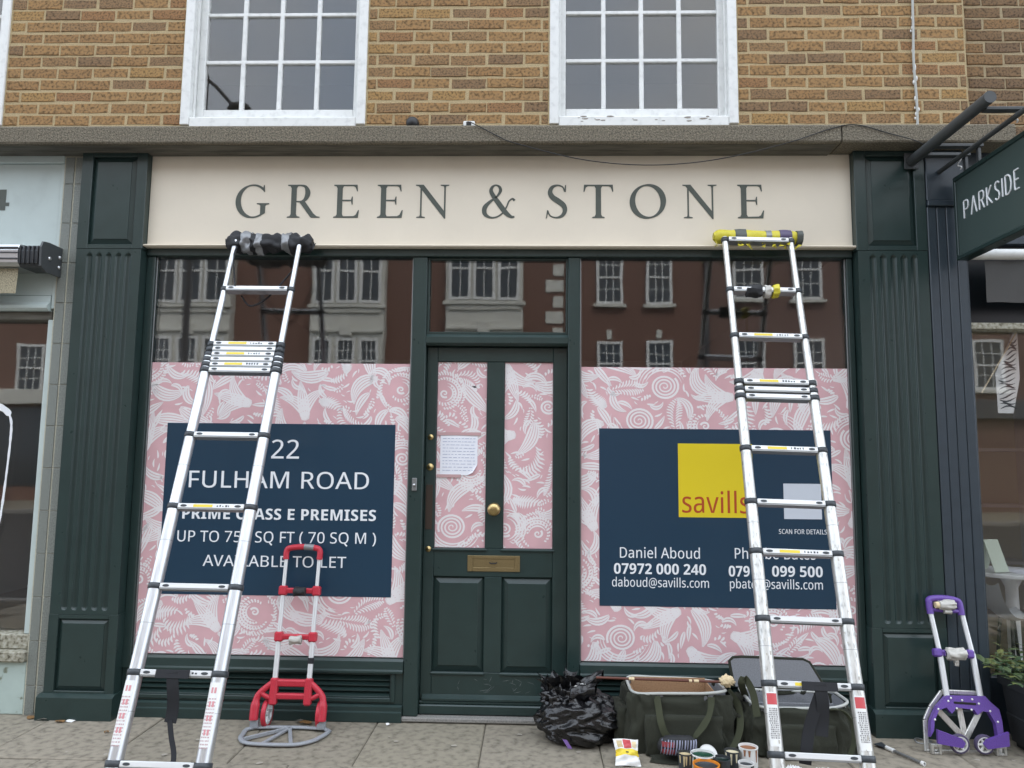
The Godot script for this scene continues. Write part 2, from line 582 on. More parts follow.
# ---------------------------------------------------------------- ground
func make_ground() -> void:
	var st := S()
	bx(st, -60, 60, -0.6, -0.16, -30, 60)
	structure("ground", st, M.earth, "bare earth under the whole street")
	st = S()
	bx(st, -60, 60, -0.155, -0.125, 3.32, 16.2)
	structure("road", st, M.asphalt, "dark asphalt road between the two pavements")
	st = S()
	bx(st, -60, 60, -0.155, 0.0, 16.35, 20.5)
	structure("pavement", st, M.slab1, "far pavement in front of the red brick houses")
	for zz in [[3.16, 3.315], [16.205, 16.345]]:
		st = S()
		bx(st, -60, 60, -0.155, -0.002, zz[0], zz[1], 0.02)
		structure("kerb", st, M.kerb, "granite kerb stones along the near pavement" if zz[0] < 5 else "granite kerb stones along the far pavement")
	st = S()
	bx(st, -60, 60, -0.155, -0.007, -0.5, 3.155)
	var pav := structure("pavement", st, M.joint, "worn grey paving slabs in front of the shop")
	# slabs in rows of 0.6 m, each a piece of its own
	var rows := [[-0.35, 0.635, 0.0], [0.64, 1.245, 0.3], [1.25, 1.855, 0.05], [1.86, 2.465, 0.32], [2.47, 3.15, 0.02]]
	var ri := 0
	for r in rows:
		var x: float = -4.82 + r[2]
		while x < 5.0:
			var w := 0.6
			var s2 := S()
			var t := rng.randf_range(-0.0025, 0.0025)
			bx(s2, x + 0.0022, x + w - 0.0022, -0.06, t, r[0] + 0.0015, r[1] - 0.0015, 0.005)
			var o := obj("slab", s2, M["slab%d" % rng.randi_range(0, 3)], pav)
			o.rotation = Vector3(rng.randf_range(-0.001, 0.001), 0, rng.randf_range(-0.001, 0.001))
			x += w
		ri += 1
	# old chewing gum and spots trodden into the slabs
	var gs := S()
	for k in 130:
		var c := Vector3(rng.randf_range(-3.2, 3.4), 0.0028, rng.randf_range(0.12, 2.8))
		var rr := rng.randf_range(0.005, 0.017)
		var ring := []
		for q in 9:
			var a := TAU * q / 9.0
			ring.append(c + Vector3(cos(a), 0, sin(a)) * rr * rng.randf_range(0.7, 1.2))
		for q in 9:
			tri_to(gs, c + Vector3(0, 0.0006, 0), ring[q], ring[(q + 1) % 9], Vector3.UP)
	obj("gum_spots", gs, M.gum, pav).set_meta("kind", "stuff")

# ---------------------------------------------------------------- brickwork
var brick_meshes := []

func brick_mesh(sd: int, L := 0.213, H := 0.0630, D := 0.03) -> ArrayMesh:
	var r := RandomNumberGenerator.new()
	r.seed = sd
	var pts := []
	for i in 5:
		pts.append(Vector2(-L / 2 + L * i / 4.0, -H / 2 + r.randf_range(-0.0022, 0.0022)))
	pts.append(Vector2(L / 2 + r.randf_range(-0.002, 0.001), r.randf_range(-0.01, 0.01)))
	for i in 5:
		pts.append(Vector2(L / 2 - L * i / 4.0, H / 2 + r.randf_range(-0.0022, 0.0022)))
	pts.append(Vector2(-L / 2 + r.randf_range(-0.001, 0.002), r.randf_range(-0.01, 0.01)))
	for k in [0, 4, 6, 10]:
		pts[k].x += r.randf_range(-0.002, 0.002)
	var st := S()
	var n := pts.size()
	var inner := []
	for p in pts:
		var q: Vector2 = p
		inner.append(Vector3(q.x - signf(q.x) * 0.004, q.y - signf(q.y) * 0.004, r.randf_range(-0.0008, 0.0008)))
	for i in n:
		var j := (i + 1) % n
		var a := Vector3(pts[i].x, pts[i].y, -0.004)
		var b := Vector3(pts[j].x, pts[j].y, -0.004)
		var out := Vector3(a.x + b.x, a.y + b.y, 0).normalized()
		quad_to(st, inner[i], inner[j], b, a, out + Vector3(0, 0, 1))
		quad_to(st, a, b, b + Vector3(0, 0, -D), a + Vector3(0, 0, -D), out)
		tri_to(st, Vector3(0, 0, 0.0), inner[i], inner[j], Vector3(0, 0, 1))
	return commit(st)

# lay bricks between x0 and x1; those inside the seen window become single pieces, the rest one joined part
func lay(wall: Node, x0: float, x1: float, y0: float, y1: float, z: float, off: float, mats: Array, seen: Rect2, rest: SurfaceTool, frac := 0.0) -> void:
	var P := 0.0761
	var k0 := int(floor((y0 - 3.542) / P))
	var k1 := int(ceil((y1 - 3.542) / P))
	for k in range(k0, k1 + 1):
		var yc := 3.542 + (k + 0.5) * P + frac
		if yc - 0.03 < y0 or yc + 0.03 > y1:
			continue
		var start := off + (0.0 if k % 2 != 0 else 0.118)
		var n0 := int(floor((x0 - start) / 0.225))
		var n1 := int(ceil((x1 - start) / 0.225))
		for n in range(n0, n1 + 1):
			var a := maxf(start + n * 0.225 + rng.randf_range(-0.004, 0.004), x0)
			var b := minf(start + (n + 1) * 0.225 + rng.randf_range(-0.004, 0.004), x1)
			if b - a < 0.03:
				continue
			var w := b - a - 0.0118
			var tf := Transform3D(Basis().rotated(Vector3(0, 0, 1), rng.randf_range(-0.010, 0.010)).scaled_local(Vector3(w / 0.213 * (1.0 if rng.randf() < 0.5 else 1.0), rng.randf_range(0.93, 1.05), 1.0)), Vector3((a + b) / 2, yc + rng.randf_range(-0.0028, 0.0028), z + rng.randf_range(-0.0025, 0.002)))
			var mesh: ArrayMesh = brick_meshes[rng.randi_range(0, brick_meshes.size() - 1)]
			var roll := rng.randf()
			var mi := int(floor(roll * roll * mats.size() * 0.999)) if mats.size() > 5 else rng.randi_range(0, mats.size() - 1)
			if seen.intersects(Rect2(a, yc - 0.035, b - a, 0.07)):
				var o := obj("brick", mesh, M[mats[mi]], wall)
				o.transform = tf
			else:
				rest.append_from(mesh, 0, tf)

func sash(parent: Node, x0: float, x1: float, yb: float, yt: float, z: float) -> Node3D:
	# outer lining, sash stiles and rails, bars, panes; 4 lights wide
	var w := Node3D.new()
	w.name = "sash_window"
	parent.add_child(w, true)
	w.position = -bases[parent] if bases.has(parent) else Vector3.ZERO
	var st := S()
	bx(st, x0, x0 + 0.055, yb, yt, z - 0.15, z + 0.012, 0.004)
	bx(st, x1 - 0.055, x1, yb, yt, z - 0.15, z + 0.012, 0.004)
	bx(st, x0 + 0.0552, x1 - 0.0552, yt - 0.07, yt - 0.001, z - 0.15, z + 0.010, 0.004)
	bx(st, x0 + 0.0552, x1 - 0.0552, yb - 0.02, yb + 0.05, z - 0.15, z + 0.008, 0.006)
	# parting beads
	bx(st, x0 + 0.0552, x0 + 0.067, yb + 0.05, yt - 0.07, z - 0.05, z - 0.03, 0.002)
	bx(st, x1 - 0.067, x1 - 0.0552, yb + 0.05, yt - 0.07, z - 0.05, z - 0.03, 0.002)
	obj("frame", st, M.white, w)
	var gx0 := x0 + 0.100
	var gx1 := x1 - 0.096
	var gy0 := yb + 0.136
	var rows := 4
	var cols := 4
	var ph := (yt - 0.12 - gy0) / rows
	st = S()
	bx(st, x0 + 0.0555, gx0, yb + 0.0505, yt - 0.0705, z - 0.12, z - 0.075, 0.004)
	bx(st, gx1, x1 - 0.0555, yb + 0.0505, yt - 0.0705, z - 0.12, z - 0.075, 0.004)
	bx(st, gx0 + 0.0002, gx1 - 0.0002, yb + 0.051, gy0, z - 0.119, z - 0.076, 0.004)
	bx(st, gx0 + 0.0002, gx1 - 0.0002, yt - 0.12, yt - 0.071, z - 0.119, z - 0.076, 0.004)
	obj("sash", st, M.white, w)
	for i in range(1, cols):
		var cx := lerpf(gx0, gx1, float(i) / cols)
		st = S()
		bx(st, cx - 0.0135, cx + 0.0135, gy0, yt - 0.12, z - 0.112, z - 0.082, 0.004)
		obj("glazing_bar", st, M.white, w)
	for j in range(1, rows):
		var cy := gy0 + ph * j
		st = S()
		bx(st, gx0, gx1, cy - 0.012, cy + 0.012, z - 0.111, z - 0.083, 0.004)
		obj("glazing_bar", st, M.white, w)
	for i in cols:
		for j in rows:
			var a := lerpf(gx0, gx1, float(i) / cols)
			var b := lerpf(gx0, gx1, float(i + 1) / cols)
			st = S()
			# old panes, each leaning a hair its own way
			var tilt := Basis.from_euler(Vector3(rng.randf_range(-0.004, 0.004), rng.randf_range(-0.005, 0.005), 0))
			var c := Vector3((a + b) / 2, gy0 + ph * (j + 0.5), z - 0.098)
			box(st, Vector3.ZERO, Vector3(b - a - 0.004, ph - 0.004, 0.004), 0.0, Transform3D(tilt, c))
			obj("pane", st, M.glass, w)
	return w

func make_brick_building() -> void:
	for i in 10:
		brick_meshes.append(brick_mesh(100 + i))
	var base := Vector3(-0.7, 3.3, 0)
	var t := thing("brick_building", "brown stock brick upper storey with white sash windows above the shop fronts", "building", base)
	var Z := 0.02
	var holes := [[-4.25, -3.06], [-1.945, -0.806], [0.314, 1.445]]
	var yb := 3.47
	var yt := 4.99
	# mortar body of the wall, pierced by the three windows
	var st := S()
	var xs := [-5.4]
	for h in holes:
		xs.append(h[0])
		xs.append(h[1])
	xs.append(2.81)
	for i in range(0, xs.size(), 2):
		bx(st, xs[i], xs[i + 1], 3.28, 5.6, Z - 0.28, Z - 0.0035)
	for h in holes:
		bx(st, h[0], h[1], yt, 5.6, Z - 0.279, Z - 0.0035)
		bx(st, h[0], h[1], 3.28, yb - 0.021, Z - 0.279, Z - 0.0035)
	var wall := obj("wall", st, M.mortar, t)
	var seen := Rect2(-3.3, 3.36, 6.11, 0.99)
	var rest := S()
	var names := ["brick0", "brick1", "brick4", "brick6", "brick2", "brick3", "brick5"]
	for i in range(0, xs.size(), 2):
		lay(wall, xs[i] + 0.003, xs[i + 1] - 0.003, 3.37, 5.58, Z, -2.737 + [0.0, 0.0, 0.075, -0.02][i / 2], names, seen, rest)
	for h in holes:
		lay(wall, h[0], h[1], yt + 0.01, 5.58, Z, -2.737, names, seen, rest)
	var rb := obj("brickwork_above", rest.commit(), M.brick1, wall)
	rb.set_meta("kind", "stuff")
	for h in holes:
		sash(t, h[0], h[1], yb, yt, Z)
	# flaked paint on the bottom rail of one window
	st = S()
	for k in 18:
		var cx := rng.randf_range(0.45, 1.31)
		var cy := 3.497 + rng.randf_range(-0.012, 0.02)
		var poly := PackedVector2Array()
		var rr := rng.randf_range(0.004, 0.016)
		for q in 7:
			poly.append(Vector2(cx + cos(TAU * q / 7) * rr * rng.randf_range(1.0, 2.2), cy + sin(TAU * q / 7) * rr * rng.randf_range(0.25, 0.55)))
		prism(st, poly, Z + 0.006, Z + 0.0088 + k * 0.00003)
	obj("flaked_paint", st, M.oldwood, t).set_meta("kind", "stuff")
	# concrete ledge in two lengths, butted at a joint
	for e in [[-5.4, 1.966], [1.973, 2.94]]:
		st = S()
		var f := func(u: float, v: float) -> Vector3:
			var x := lerpf(e[0], e[1], u)
			var ph := sin(x * 23.0) * 0.0006 + sin(x * 61.0 + 1.0) * 0.0006
			var prof := [Vector2(-0.05, 3.268), Vector2(0.212, 3.268 + ph), Vector2(0.219 + ph, 3.277), Vector2(0.220, 3.364 + ph), Vector2(0.212, 3.374), Vector2(-0.05, 3.395)]
			var k := int(round(v * 5))
			return Vector3(x, prof[k].y, prof[k].x)
		sheet(st, 60, 5, f, false)
		for x in [e[0], e[1]]:
			quad_to(st, Vector3(x, 3.268, -0.05), Vector3(x, 3.268, 0.212), Vector3(x, 3.374, 0.212), Vector3(x, 3.395, -0.05), Vector3(1 if x == e[1] else -1, 0, 0))
		obj("ledge", st, M.concrete, t)
	# bed moulding under the ledge, darker brown than the concrete
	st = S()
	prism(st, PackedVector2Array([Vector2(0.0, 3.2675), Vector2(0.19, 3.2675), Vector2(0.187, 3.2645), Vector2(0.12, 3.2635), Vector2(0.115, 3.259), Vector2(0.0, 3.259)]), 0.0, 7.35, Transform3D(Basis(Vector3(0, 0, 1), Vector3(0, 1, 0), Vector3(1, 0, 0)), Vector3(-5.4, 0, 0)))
	obj("bed_moulding", st, M.darkdrab, t)
	# rooms behind the windows
	st = S()
	bx(st, -5.4, 2.8, 3.28, 5.6, -3.6, -3.5)
	bx(st, -5.5, -5.4, 3.28, 5.6, -3.6, 0)
	bx(st, 2.62, 2.8, 3.28, 5.6, -3.5, -0.27)
	obj("back_wall", st, M.plaster, t)
	bxo("ceiling", M.plaster, t, -5.4, 2.8, 5.601, 5.7, -3.6, 0.0, 0.0)
	bxo("floor", M.floorboards, t, -5.4, 2.8, 3.12, 3.279, -3.6, -0.27, 0.0)

func make_side_building() -> void:
	var t := thing("brick_building", "darker brown brick wall set back a little beside the stock brick", "building", Vector3(3.7, 3.3, -0.05))
	var st := S()
	bx(st, 2.812, 5.2, 3.0, 5.6, -0.3, -0.0465)
	var wall := obj("wall", st, M.darkmortar, t)
	var rest := S()
	lay(wall, 2.815, 5.18, 3.05, 5.58, -0.041, 2.73, ["darkbrick0", "darkbrick1", "darkbrick2", "darkbrick3"], Rect2(2.8, 3.2, 0.7, 1.1), rest, 0.02)
	var rb := obj("brickwork_above", rest.commit(), M.darkbrick0, wall)
	rb.set_meta("kind", "stuff")

# ---------------------------------------------------------------- the green shop front
# raised and fielded panel: recess, slopes, flat field
func fielded(st: SurfaceTool, x0: float, x1: float, y0: float, y1: float, z: float, slope := 0.03, rise := 0.014) -> void:
	var zb := z - rise
	var a := [Vector3(x0, y0, zb), Vector3(x1, y0, zb), Vector3(x1, y1, zb), Vector3(x0, y1, zb)]
	var b := [Vector3(x0 + slope, y0 + slope, z), Vector3(x1 - slope, y0 + slope, z), Vector3(x1 - slope, y1 - slope, z), Vector3(x0 + slope, y1 - slope, z)]
	var zf := z - 0.004
	var c := [Vector3(x0 + slope, y0 + slope, zf), Vector3(x1 - slope, y0 + slope, zf), Vector3(x1 - slope, y1 - slope, zf), Vector3(x0 + slope, y1 - slope, zf)]
	var mid := Vector3((x0 + x1) / 2, (y0 + y1) / 2, zb)
	for i in 4:
		var j := (i + 1) % 4
		var out: Vector3 = (a[i] + a[j]) / 2.0 - mid
		quad_to(st, a[i], a[j], c[j], c[i], out.normalized() + Vector3(0, 0, 1))
		quad_to(st, c[i], c[j], b[j], b[i], out.normalized())
	quad_to(st, b[0], b[1], b[2], b[3], Vector3(0, 0, 1))

# board with a rectangular sinking: four strips round an opening
func surround(st: SurfaceTool, x0: float, x1: float, y0: float, y1: float, hx0: float, hx1: float, hy0: float, hy1: float, z0: float, z1: float, bev := 0.002) -> void:
	bx(st, x0, hx0, y0, y1, z0, z1, bev)
	bx(st, hx1, x1, y0, y1, z0, z1, bev)
	bx(st, hx0 + 0.0002, hx1 - 0.0002, hy1, y1, z0, z1 - 0.0004, bev)
	bx(st, hx0 + 0.0002, hx1 - 0.0002, y0, hy0, z0, z1 - 0.0004, bev)

func pilaster(t: Node, x0: float, x1: float) -> void:
	var p := Node3D.new()
	p.name = "pilaster"
	t.add_child(p, true)
	p.position = -bases[t]
	var zf := 0.10
	var px0 := x0 + 0.066
	var px1 := x1 - 0.062
	# upper block with sunk panel
	var st := S()
	surround(st, x0, x1, 2.672, 3.267, px0, px1, 2.70, 3.235, -0.05, zf)
	obj("head_block", st, M.green, p)
	st = S()
	fielded(st, px0, px1, 2.70, 3.235, zf - 0.002, 0.032, 0.018)
	obj("panel", st, M.green, p)
	# fluted shaft
	st = S()
	var fy0 := 0.565
	var fy1 := 2.67
	var W := x1 - x0
	var fc := (px0 + px1) / 2
	var ys := []
	for k in 9:
		ys.append(fy0 + (0.585 - fy0) * k / 8.0)
	for k in 9:
		ys.append(0.588 + 0.03 * k / 8.0)
	for k in 12:
		ys.append(0.64 + 1.96 * k / 11.0)
	for k in 9:
		ys.append(2.612 + 0.03 * k / 8.0)
	ys.append(2.65)
	ys.append(fy1)
	var nx := 200
	var f := func(u: float, v: float) -> Vector3:
		var x := x0 + 0.004 + u * (W - 0.008)
		var y: float = ys[int(round(v * (ys.size() - 1)))]
		var d := 0.0
		for q in 5:
			var cx := fc + (q - 2) * 0.058
			# each flute ends in a small rounded stop
			var yy := 0.0
			if y < 0.606:
				yy = 0.606 - y
			elif y > 2.625:
				yy = y - 2.625
			var rr := 0.0175
			var k := (x - cx) * (x - cx) + yy * yy
			if k < rr * rr:
				d = maxf(d, 0.013 * sqrt(1.0 - k / (rr * rr)))
		return Vector3(x, y, zf - d)
	sheet(st, nx, ys.size() - 1, f, true)
	# sides of the shaft
	for s in [[x0 + 0.004, -1.0], [x1 - 0.004, 1.0]]:
		var xx: float = s[0]
		quad_to(st, Vector3(xx, fy0, zf), Vector3(xx, fy1, zf), Vector3(xx, fy1, -0.05), Vector3(xx, fy0, -0.05), Vector3(s[1], 0, 0))
	quad_to(st, Vector3(x0, fy0, zf), Vector3(x1, fy0, zf), Vector3(x1, fy0, -0.05), Vector3(x0, fy0, -0.05), Vector3(0, -1, 0))
	quad_to(st, Vector3(x0, fy1, zf), Vector3(x1, fy1, zf), Vector3(x1, fy1, -0.05), Vector3(x0, fy1, -0.05), Vector3(0, 1, 0))
	obj("fluted_shaft", st, M.green, p)
	# lower block with panel
	st = S()
	surround(st, x0, x1, 0.136, 0.564, px0 - 0.01, px1 + 0.01, 0.15, 0.54, -0.05, zf)
	obj("foot_block", st, M.green, p)
	st = S()
	fielded(st, px0 - 0.01, px1 + 0.01, 0.15, 0.54, zf - 0.003, 0.026, 0.017)
	obj("panel", st, M.green, p)
	# plinth with a sloped top edge
	st = S()
	prism(st, PackedVector2Array([Vector2(-0.05, 0), Vector2(0.135, 0), Vector2(0.135, 0.122), Vector2(0.105, 0.137), Vector2(-0.05, 0.137)]), 0.0, W + 0.03, Transform3D(Basis(Vector3(0, 0, 1), Vector3(0, 1, 0), Vector3(1, 0, 0)), Vector3(x0 - 0.015, 0.001, 0)))
	obj("plinth", st, M.green, p)

func shop_window(t: Node, x0: float, x1: float) -> void:
	var w := Node3D.new()
	w.name = "shop_window"
	t.add_child(w, true)
	w.position = -bases[t]
	var st := S()
	if x0 < 0:
		bx(st, x0 - 0.05, x0, 0.26, 2.645, -0.04, 0.030, 0.003)
	else:
		bx(st, x1, x1 + 0.033, 0.26, 2.645, -0.04, 0.030, 0.003)
	obj("side_frame", st, M.green, w)
	bxo("bead", M.graymetal, w, x0, x0 + 0.007, 0.335, 2.644, 0.0035, 0.014, 0.001)
	bxo("bead", M.graymetal, w, x1 - 0.007, x1, 0.335, 2.644, 0.0035, 0.014, 0.001)
	st = S()
	# bottom rail with a weathered slope and sill
	prism(st, PackedVector2Array([Vector2(-0.04, 0.262), Vector2(0.050, 0.262), Vector2(0.050, 0.272), Vector2(0.040, 0.280), Vector2(0.036, 0.322), Vector2(0.024, 0.334), Vector2(-0.04, 0.334)]), 0.0, x1 - x0 - 0.002, Transform3D(Basis(Vector3(0, 0, 1), Vector3(0, 1, 0), Vector3(1, 0, 0)), Vector3(x0 + 0.001, 0, 0)))
	obj("sill", st, M.green, w)
	st = S()
	bx(st, x0 + 0.001, x1 - 0.001, 0.335, 2.644, -0.003, 0.003)
	obj("pane", st, M.glass, w)
	bxo("added_reflection_pane", M.glass, w, x0 + 0.001, x1 - 0.001, 0.336, 2.643, -0.024, -0.018, 0.0)  # second pane added to double the strength of the reflection

func riser(t: Node, x0: float, x1: float, inner0: float, inner1: float) -> void:
	var w := Node3D.new()
	w.name = "stall_riser"
	t.add_child(w, true)
	w.position = -bases[t]
	var st := S()
	bx(st, x0, x1, 0.03, 0.261, -0.06, -0.032)
	obj("back_board", st, M.black, w)
	st = S()
	surround(st, x0 + 0.001, x1 - 0.001, 0.088, 0.2605, inner0, inner1, 0.128, 0.2445, -0.03, 0.020)
	obj("grille_frame", st, M.green, w)
	st = S()
	surround(st, inner0 - 0.03, inner1 + 0.03, 0.100, 0.2565, inner0 - 0.008, inner1 + 0.008, 0.122, 0.249, 0.0205, 0.032, 0.003)
	obj("grille_moulding", st, M.green, w)
	for k in 4:
		st = S()
		var yy := 0.138 + k * 0.029
		box(st, Vector3.ZERO, Vector3(inner1 - inner0 - 0.004, 0.008, 0.044), 0.002, Transform3D(Basis.from_euler(Vector3(0.62, 0, 0)), Vector3((inner0 + inner1) / 2, yy, -0.006)))
		obj("slat", st, M.green, w)
	st = S()
	prism(st, PackedVector2Array([Vector2(-0.05, 0.0), Vector2(0.055, 0.0), Vector2(0.055, 0.05), Vector2(0.045, 0.056), Vector2(0.045, 0.078), Vector2(0.03, 0.087), Vector2(-0.05, 0.087)]), 0.0, x1 - x0 - 0.002, Transform3D(Basis(Vector3(0, 0, 1), Vector3(0, 1, 0), Vector3(1, 0, 0)), Vector3(x0 + 0.001, 0.001, 0)))
	obj("skirting", st, M.green, w)

func make_shop_front() -> void:
	var t := thing("shopfront", "dark green timber shop front with fluted pilasters and panelled door", "shop front", Vector3(0, 0, 0))
	pilaster(t, -2.485, -2.088)
	pilaster(t, 2.082, 2.485)
	shop_window(t, -2.040, -0.487)
	shop_window(t, 0.500, 2.048)
	riser(t, -2.088, -0.487, -2.03, -0.562)
	riser(t, 0.500, 2.082, 0.575, 2.02)
	# head beam under the sign
	var st := S()
	bx(st, -2.087, 2.081, 2.6455, 2.690, -0.05, 0.045, 0.004)
	obj("head_beam", st, M.green, t)
	# posts either side of the door
	for x in [[-0.4865, -0.402], [0.4295, 0.4995]]:
		st = S()
		bx(st, x[0], x[1], 0.03, 2.645, -0.10, 0.036, 0.005)
		obj("door_post", st, M.green, t)
	# fanlight
	var w := Node3D.new()
	w.name = "fanlight"
	t.add_child(w, true)
	st = S()
	surround(st, -0.4015, 0.429, 2.186, 2.6445, -0.388, 0.417, 2.200, 2.632, -0.05, 0.014)
	obj("frame", st, M.green, w)
	st = S()
	box(st, Vector3.ZERO, Vector3(0.80, 0.43, 0.006), 0.0, Transform3D(Basis.from_euler(Vector3(0.003, 0.004, 0)), Vector3(0.0145, 2.416, -0.004)))
	obj("pane", st, M.glass, w)
	st = S()
	box(st, Vector3.ZERO, Vector3(0.80, 0.43, 0.006), 0.0, Transform3D(Basis.from_euler(Vector3(0.003, 0.004, 0)), Vector3(0.0145, 2.416, -0.024)))
	obj("added_reflection_pane", st, M.glass, w)  # extra sheet of glass, added so the fanlight mirrors more strongly
	st = S()
	prism(st, PackedVector2Array([Vector2(-0.10, 2.118), Vector2(0.018, 2.118), Vector2(0.034, 2.132), Vector2(0.034, 2.166), Vector2(0.014, 2.1855), Vector2(-0.10, 2.1855)]), 0.0, 0.8305, Transform3D(Basis(Vector3(0, 0, 1), Vector3(0, 1, 0), Vector3(1, 0, 0)), Vector3(-0.4015, 0, 0)))
	obj("transom", st, M.green, t)
	make_door(t)
	# threshold
	st = S()
	bx(st, -0.4015, 0.429, 0.032, 0.085, -0.12, 0.005, 0.006)
	bx(st, -0.4015, 0.429, 0.0855, 0.100, -0.12, -0.012, 0.004)
	obj("threshold", st, M.green, t)
	st = S()
	bx(st, -0.492, 0.505, 0.0035, 0.029, -0.12, 0.050, 0.006)
	obj("stone_step", st, M.kerb, t)
	# inside of the shop
	bxo("back_wall", M.plaster, t, -2.5, 2.5, 0.0, 3.1, -7.1, -7.0, 0.0)
	bxo("side_wall", M.plaster, t, -2.6, -2.5, 0.0, 3.1, -7.1, -0.06, 0.0)
	bxo("side_wall", M.plaster, t, 2.5, 2.6, 0.0, 3.1, -7.1, -0.06, 0.0)
	bxo("ceiling", M.plaster, t, -2.6, 2.6, 3.0, 3.11, -6.99, -0.061, 0.0)
	bxo("floor", M.floorboards, t, -2.49, 2.49, 0.002, 0.02, -6.99, -0.13, 0.0)

func make_door(t: Node) -> void:
	var d := Node3D.new()
	d.name = "door"
	t.add_child(d, true)
	var z0 := -0.085
	var z1 := -0.035
	var st := S()
	bxo("stile", M.green, d, -0.400, -0.338, 0.101, 2.116, z0, z1, 0.003)
	bxo("stile", M.green, d, 0.346, 0.428, 0.101, 2.116, z0, z1, 0.003)
	for r in [[2.030, 2.116], [0.784, 0.944], [0.101, 0.254]]:
		bxo("rail", M.green, d, -0.3378, 0.3458, r[0], r[1], z0, z1 - 0.0005, 0.003)
	st = S()
	bx(st, -0.044, 0.060, 0.9445, 2.0295, z0, z1 - 0.0008, 0.003)
	bx(st, -0.044, 0.056, 0.2545, 0.7835, z0, z1 - 0.0008, 0.003)
	obj("muntin", st, M.green, d)
	for x in [[-0.3375, -0.0445], [0.0565, 0.3455]]:
		st = S()
		fielded(st, x[0], x[1], 0.2547, 0.7833, z1 - 0.004, 0.036, 0.020)
		obj("panel", st, M.green, d)
		st = S()
		bx(st, x[0] - 0.006, x[1] + 0.006, 0.240, 0.2535, z1 - 0.002, z1 + 0.010, 0.003)
		obj("panel_moulding", st, M.green, d)
	for x in [[-0.3375, -0.0445], [0.0605, 0.3455]]:
		st = S()
		bx(st, x[0], x[1], 0.945, 2.029, z1 - 0.022, z1 - 0.016)
		obj("pane", st, M.glass, d)
		st = S()
		bx(st, x[0] - 0.012, x[1] + 0.012, 0.930, 0.9415, z1 - 0.002, z1 + 0.010, 0.003)
		obj("glazing_bead", st, M.green, d)
	# scuffs kicked into the bottom rail
	st = S()
	for k in 22:
		var x := rng.randf_range(-0.25, 0.25)
		var y := rng.randf_range(0.14, 0.235)
		var dx := rng.randf_range(0.004, 0.05)
		var dy := rng.randf_range(-0.02, 0.03)
		ribbon(st, [Vector2(x, y), Vector2(x + dx * 0.5, y + dy * 0.4), Vector2(x + dx, y + dy)], [0.0006, rng.randf_range(0.001, 0.003), 0.0006], z1 - 0.0006, z1 - 0.0002 + k * 0.00001)
	obj("scuffs", st, mat("scuff", 0.14, 0.16, 0.155, 0.7), d).set_meta("kind", "stuff")
	# weather bar
	st = S()
	prism(st, PackedVector2Array([Vector2(z1 - 0.004, 0.104), Vector2(z1 + 0.026, 0.104), Vector2(z1 + 0.026, 0.114), Vector2(z1 - 0.004, 0.134)]), 0.0, 0.80, Transform3D(Basis(Vector3(0, 0, 1), Vector3(0, 1, 0), Vector3(1, 0, 0)), Vector3(-0.386, 0, 0)))
	obj("weather_bar", st, M.green, d)
	# brass knob
	st = S()
	var turn := Transform3D(Basis.from_euler(Vector3(PI / 2, 0, 0)), Vector3(0.008, 1.170, z1))
	lathe(st, [Vector2(0.0, 0.0), Vector2(0.034, 0.0), Vector2(0.036, 0.004), Vector2(0.030, 0.008), Vector2(0.013, 0.012), Vector2(0.012, 0.026), Vector2(0.022, 0.032), Vector2(0.034, 0.042), Vector2(0.037, 0.054), Vector2(0.032, 0.064), Vector2(0.018, 0.070), Vector2(0.0, 0.072)], 28, turn)
	obj("knob", st, M.brass, d)
	# letter plate
	var lp := S()
	surround(lp, -0.142, 0.160, 0.815, 0.905, -0.112, 0.130, 0.838, 0.886, z1 - 0.0005, z1 + 0.006, 0.002)
	var plate := obj("letter_plate", lp, M.agedbrass, d)
	st = S()
	bx(st, -0.1115, 0.1295, 0.8385, 0.8855, z1 - 0.0004, z1 + 0.0035, 0.001)
	obj("flap", st, M.agedbrass, plate)
	st = S()
	tube(st, [Vector3(-0.014, 0.866, z1 + 0.004), Vector3(-0.010, 0.862, z1 + 0.011), Vector3(0.022, 0.862, z1 + 0.011), Vector3(0.026, 0.866, z1 + 0.004)], 0.0035, 8)
	obj("pull", st, M.black, plate)
	# locks
	for y in [1.582, 1.408, 0.938]:
		var k := 0.021 if y == 1.408 else 0.017
		st = S()
		lathe(st, [Vector2(0, 0.010), Vector2(k * 0.45, 0.011), Vector2(k * 0.5, 0.006), Vector2(k * 0.8, 0.006), Vector2(k, 0.003), Vector2(k, -0.001)], 20, Transform3D(Basis.from_euler(Vector3(PI / 2, 0, 0)), Vector3(-0.370, y, z1)))
		var l := obj("lock", st, M.brass, d)
		st = S()
		bx(st, -0.3715, -0.3685, y - 0.006, y + 0.006, z1 + 0.0105, z1 + 0.0125)
		obj("keyhole", st, M.black, l)
	st = S()
	bx(st, -0.392, -0.352, 1.05, 1.305, z1, z1 + 0.003, 0.001)
	obj("finger_plate", st, mat("bronze", 0.06, 0.042, 0.032, 0.5, {"metal": 0.4}), d)
	# bell on the post
	st = S()
	bx(st, -0.462, -0.434, 1.272, 1.345, 0.0365, 0.046, 0.003)
	var bell := obj("door_bell", st, M.graymetal, t)
	st = S()
	lathe(st, [Vector2(0, 0.012), Vector2(0.006, 0.011), Vector2(0.009, 0.006), Vector2(0.009, 0.0)], 16, Transform3D(Basis.from_euler(Vector3(PI / 2, 0, 0)), Vector3(-0.448, 1.305, 0.046)))
	obj("button", st, M.steel, bell)

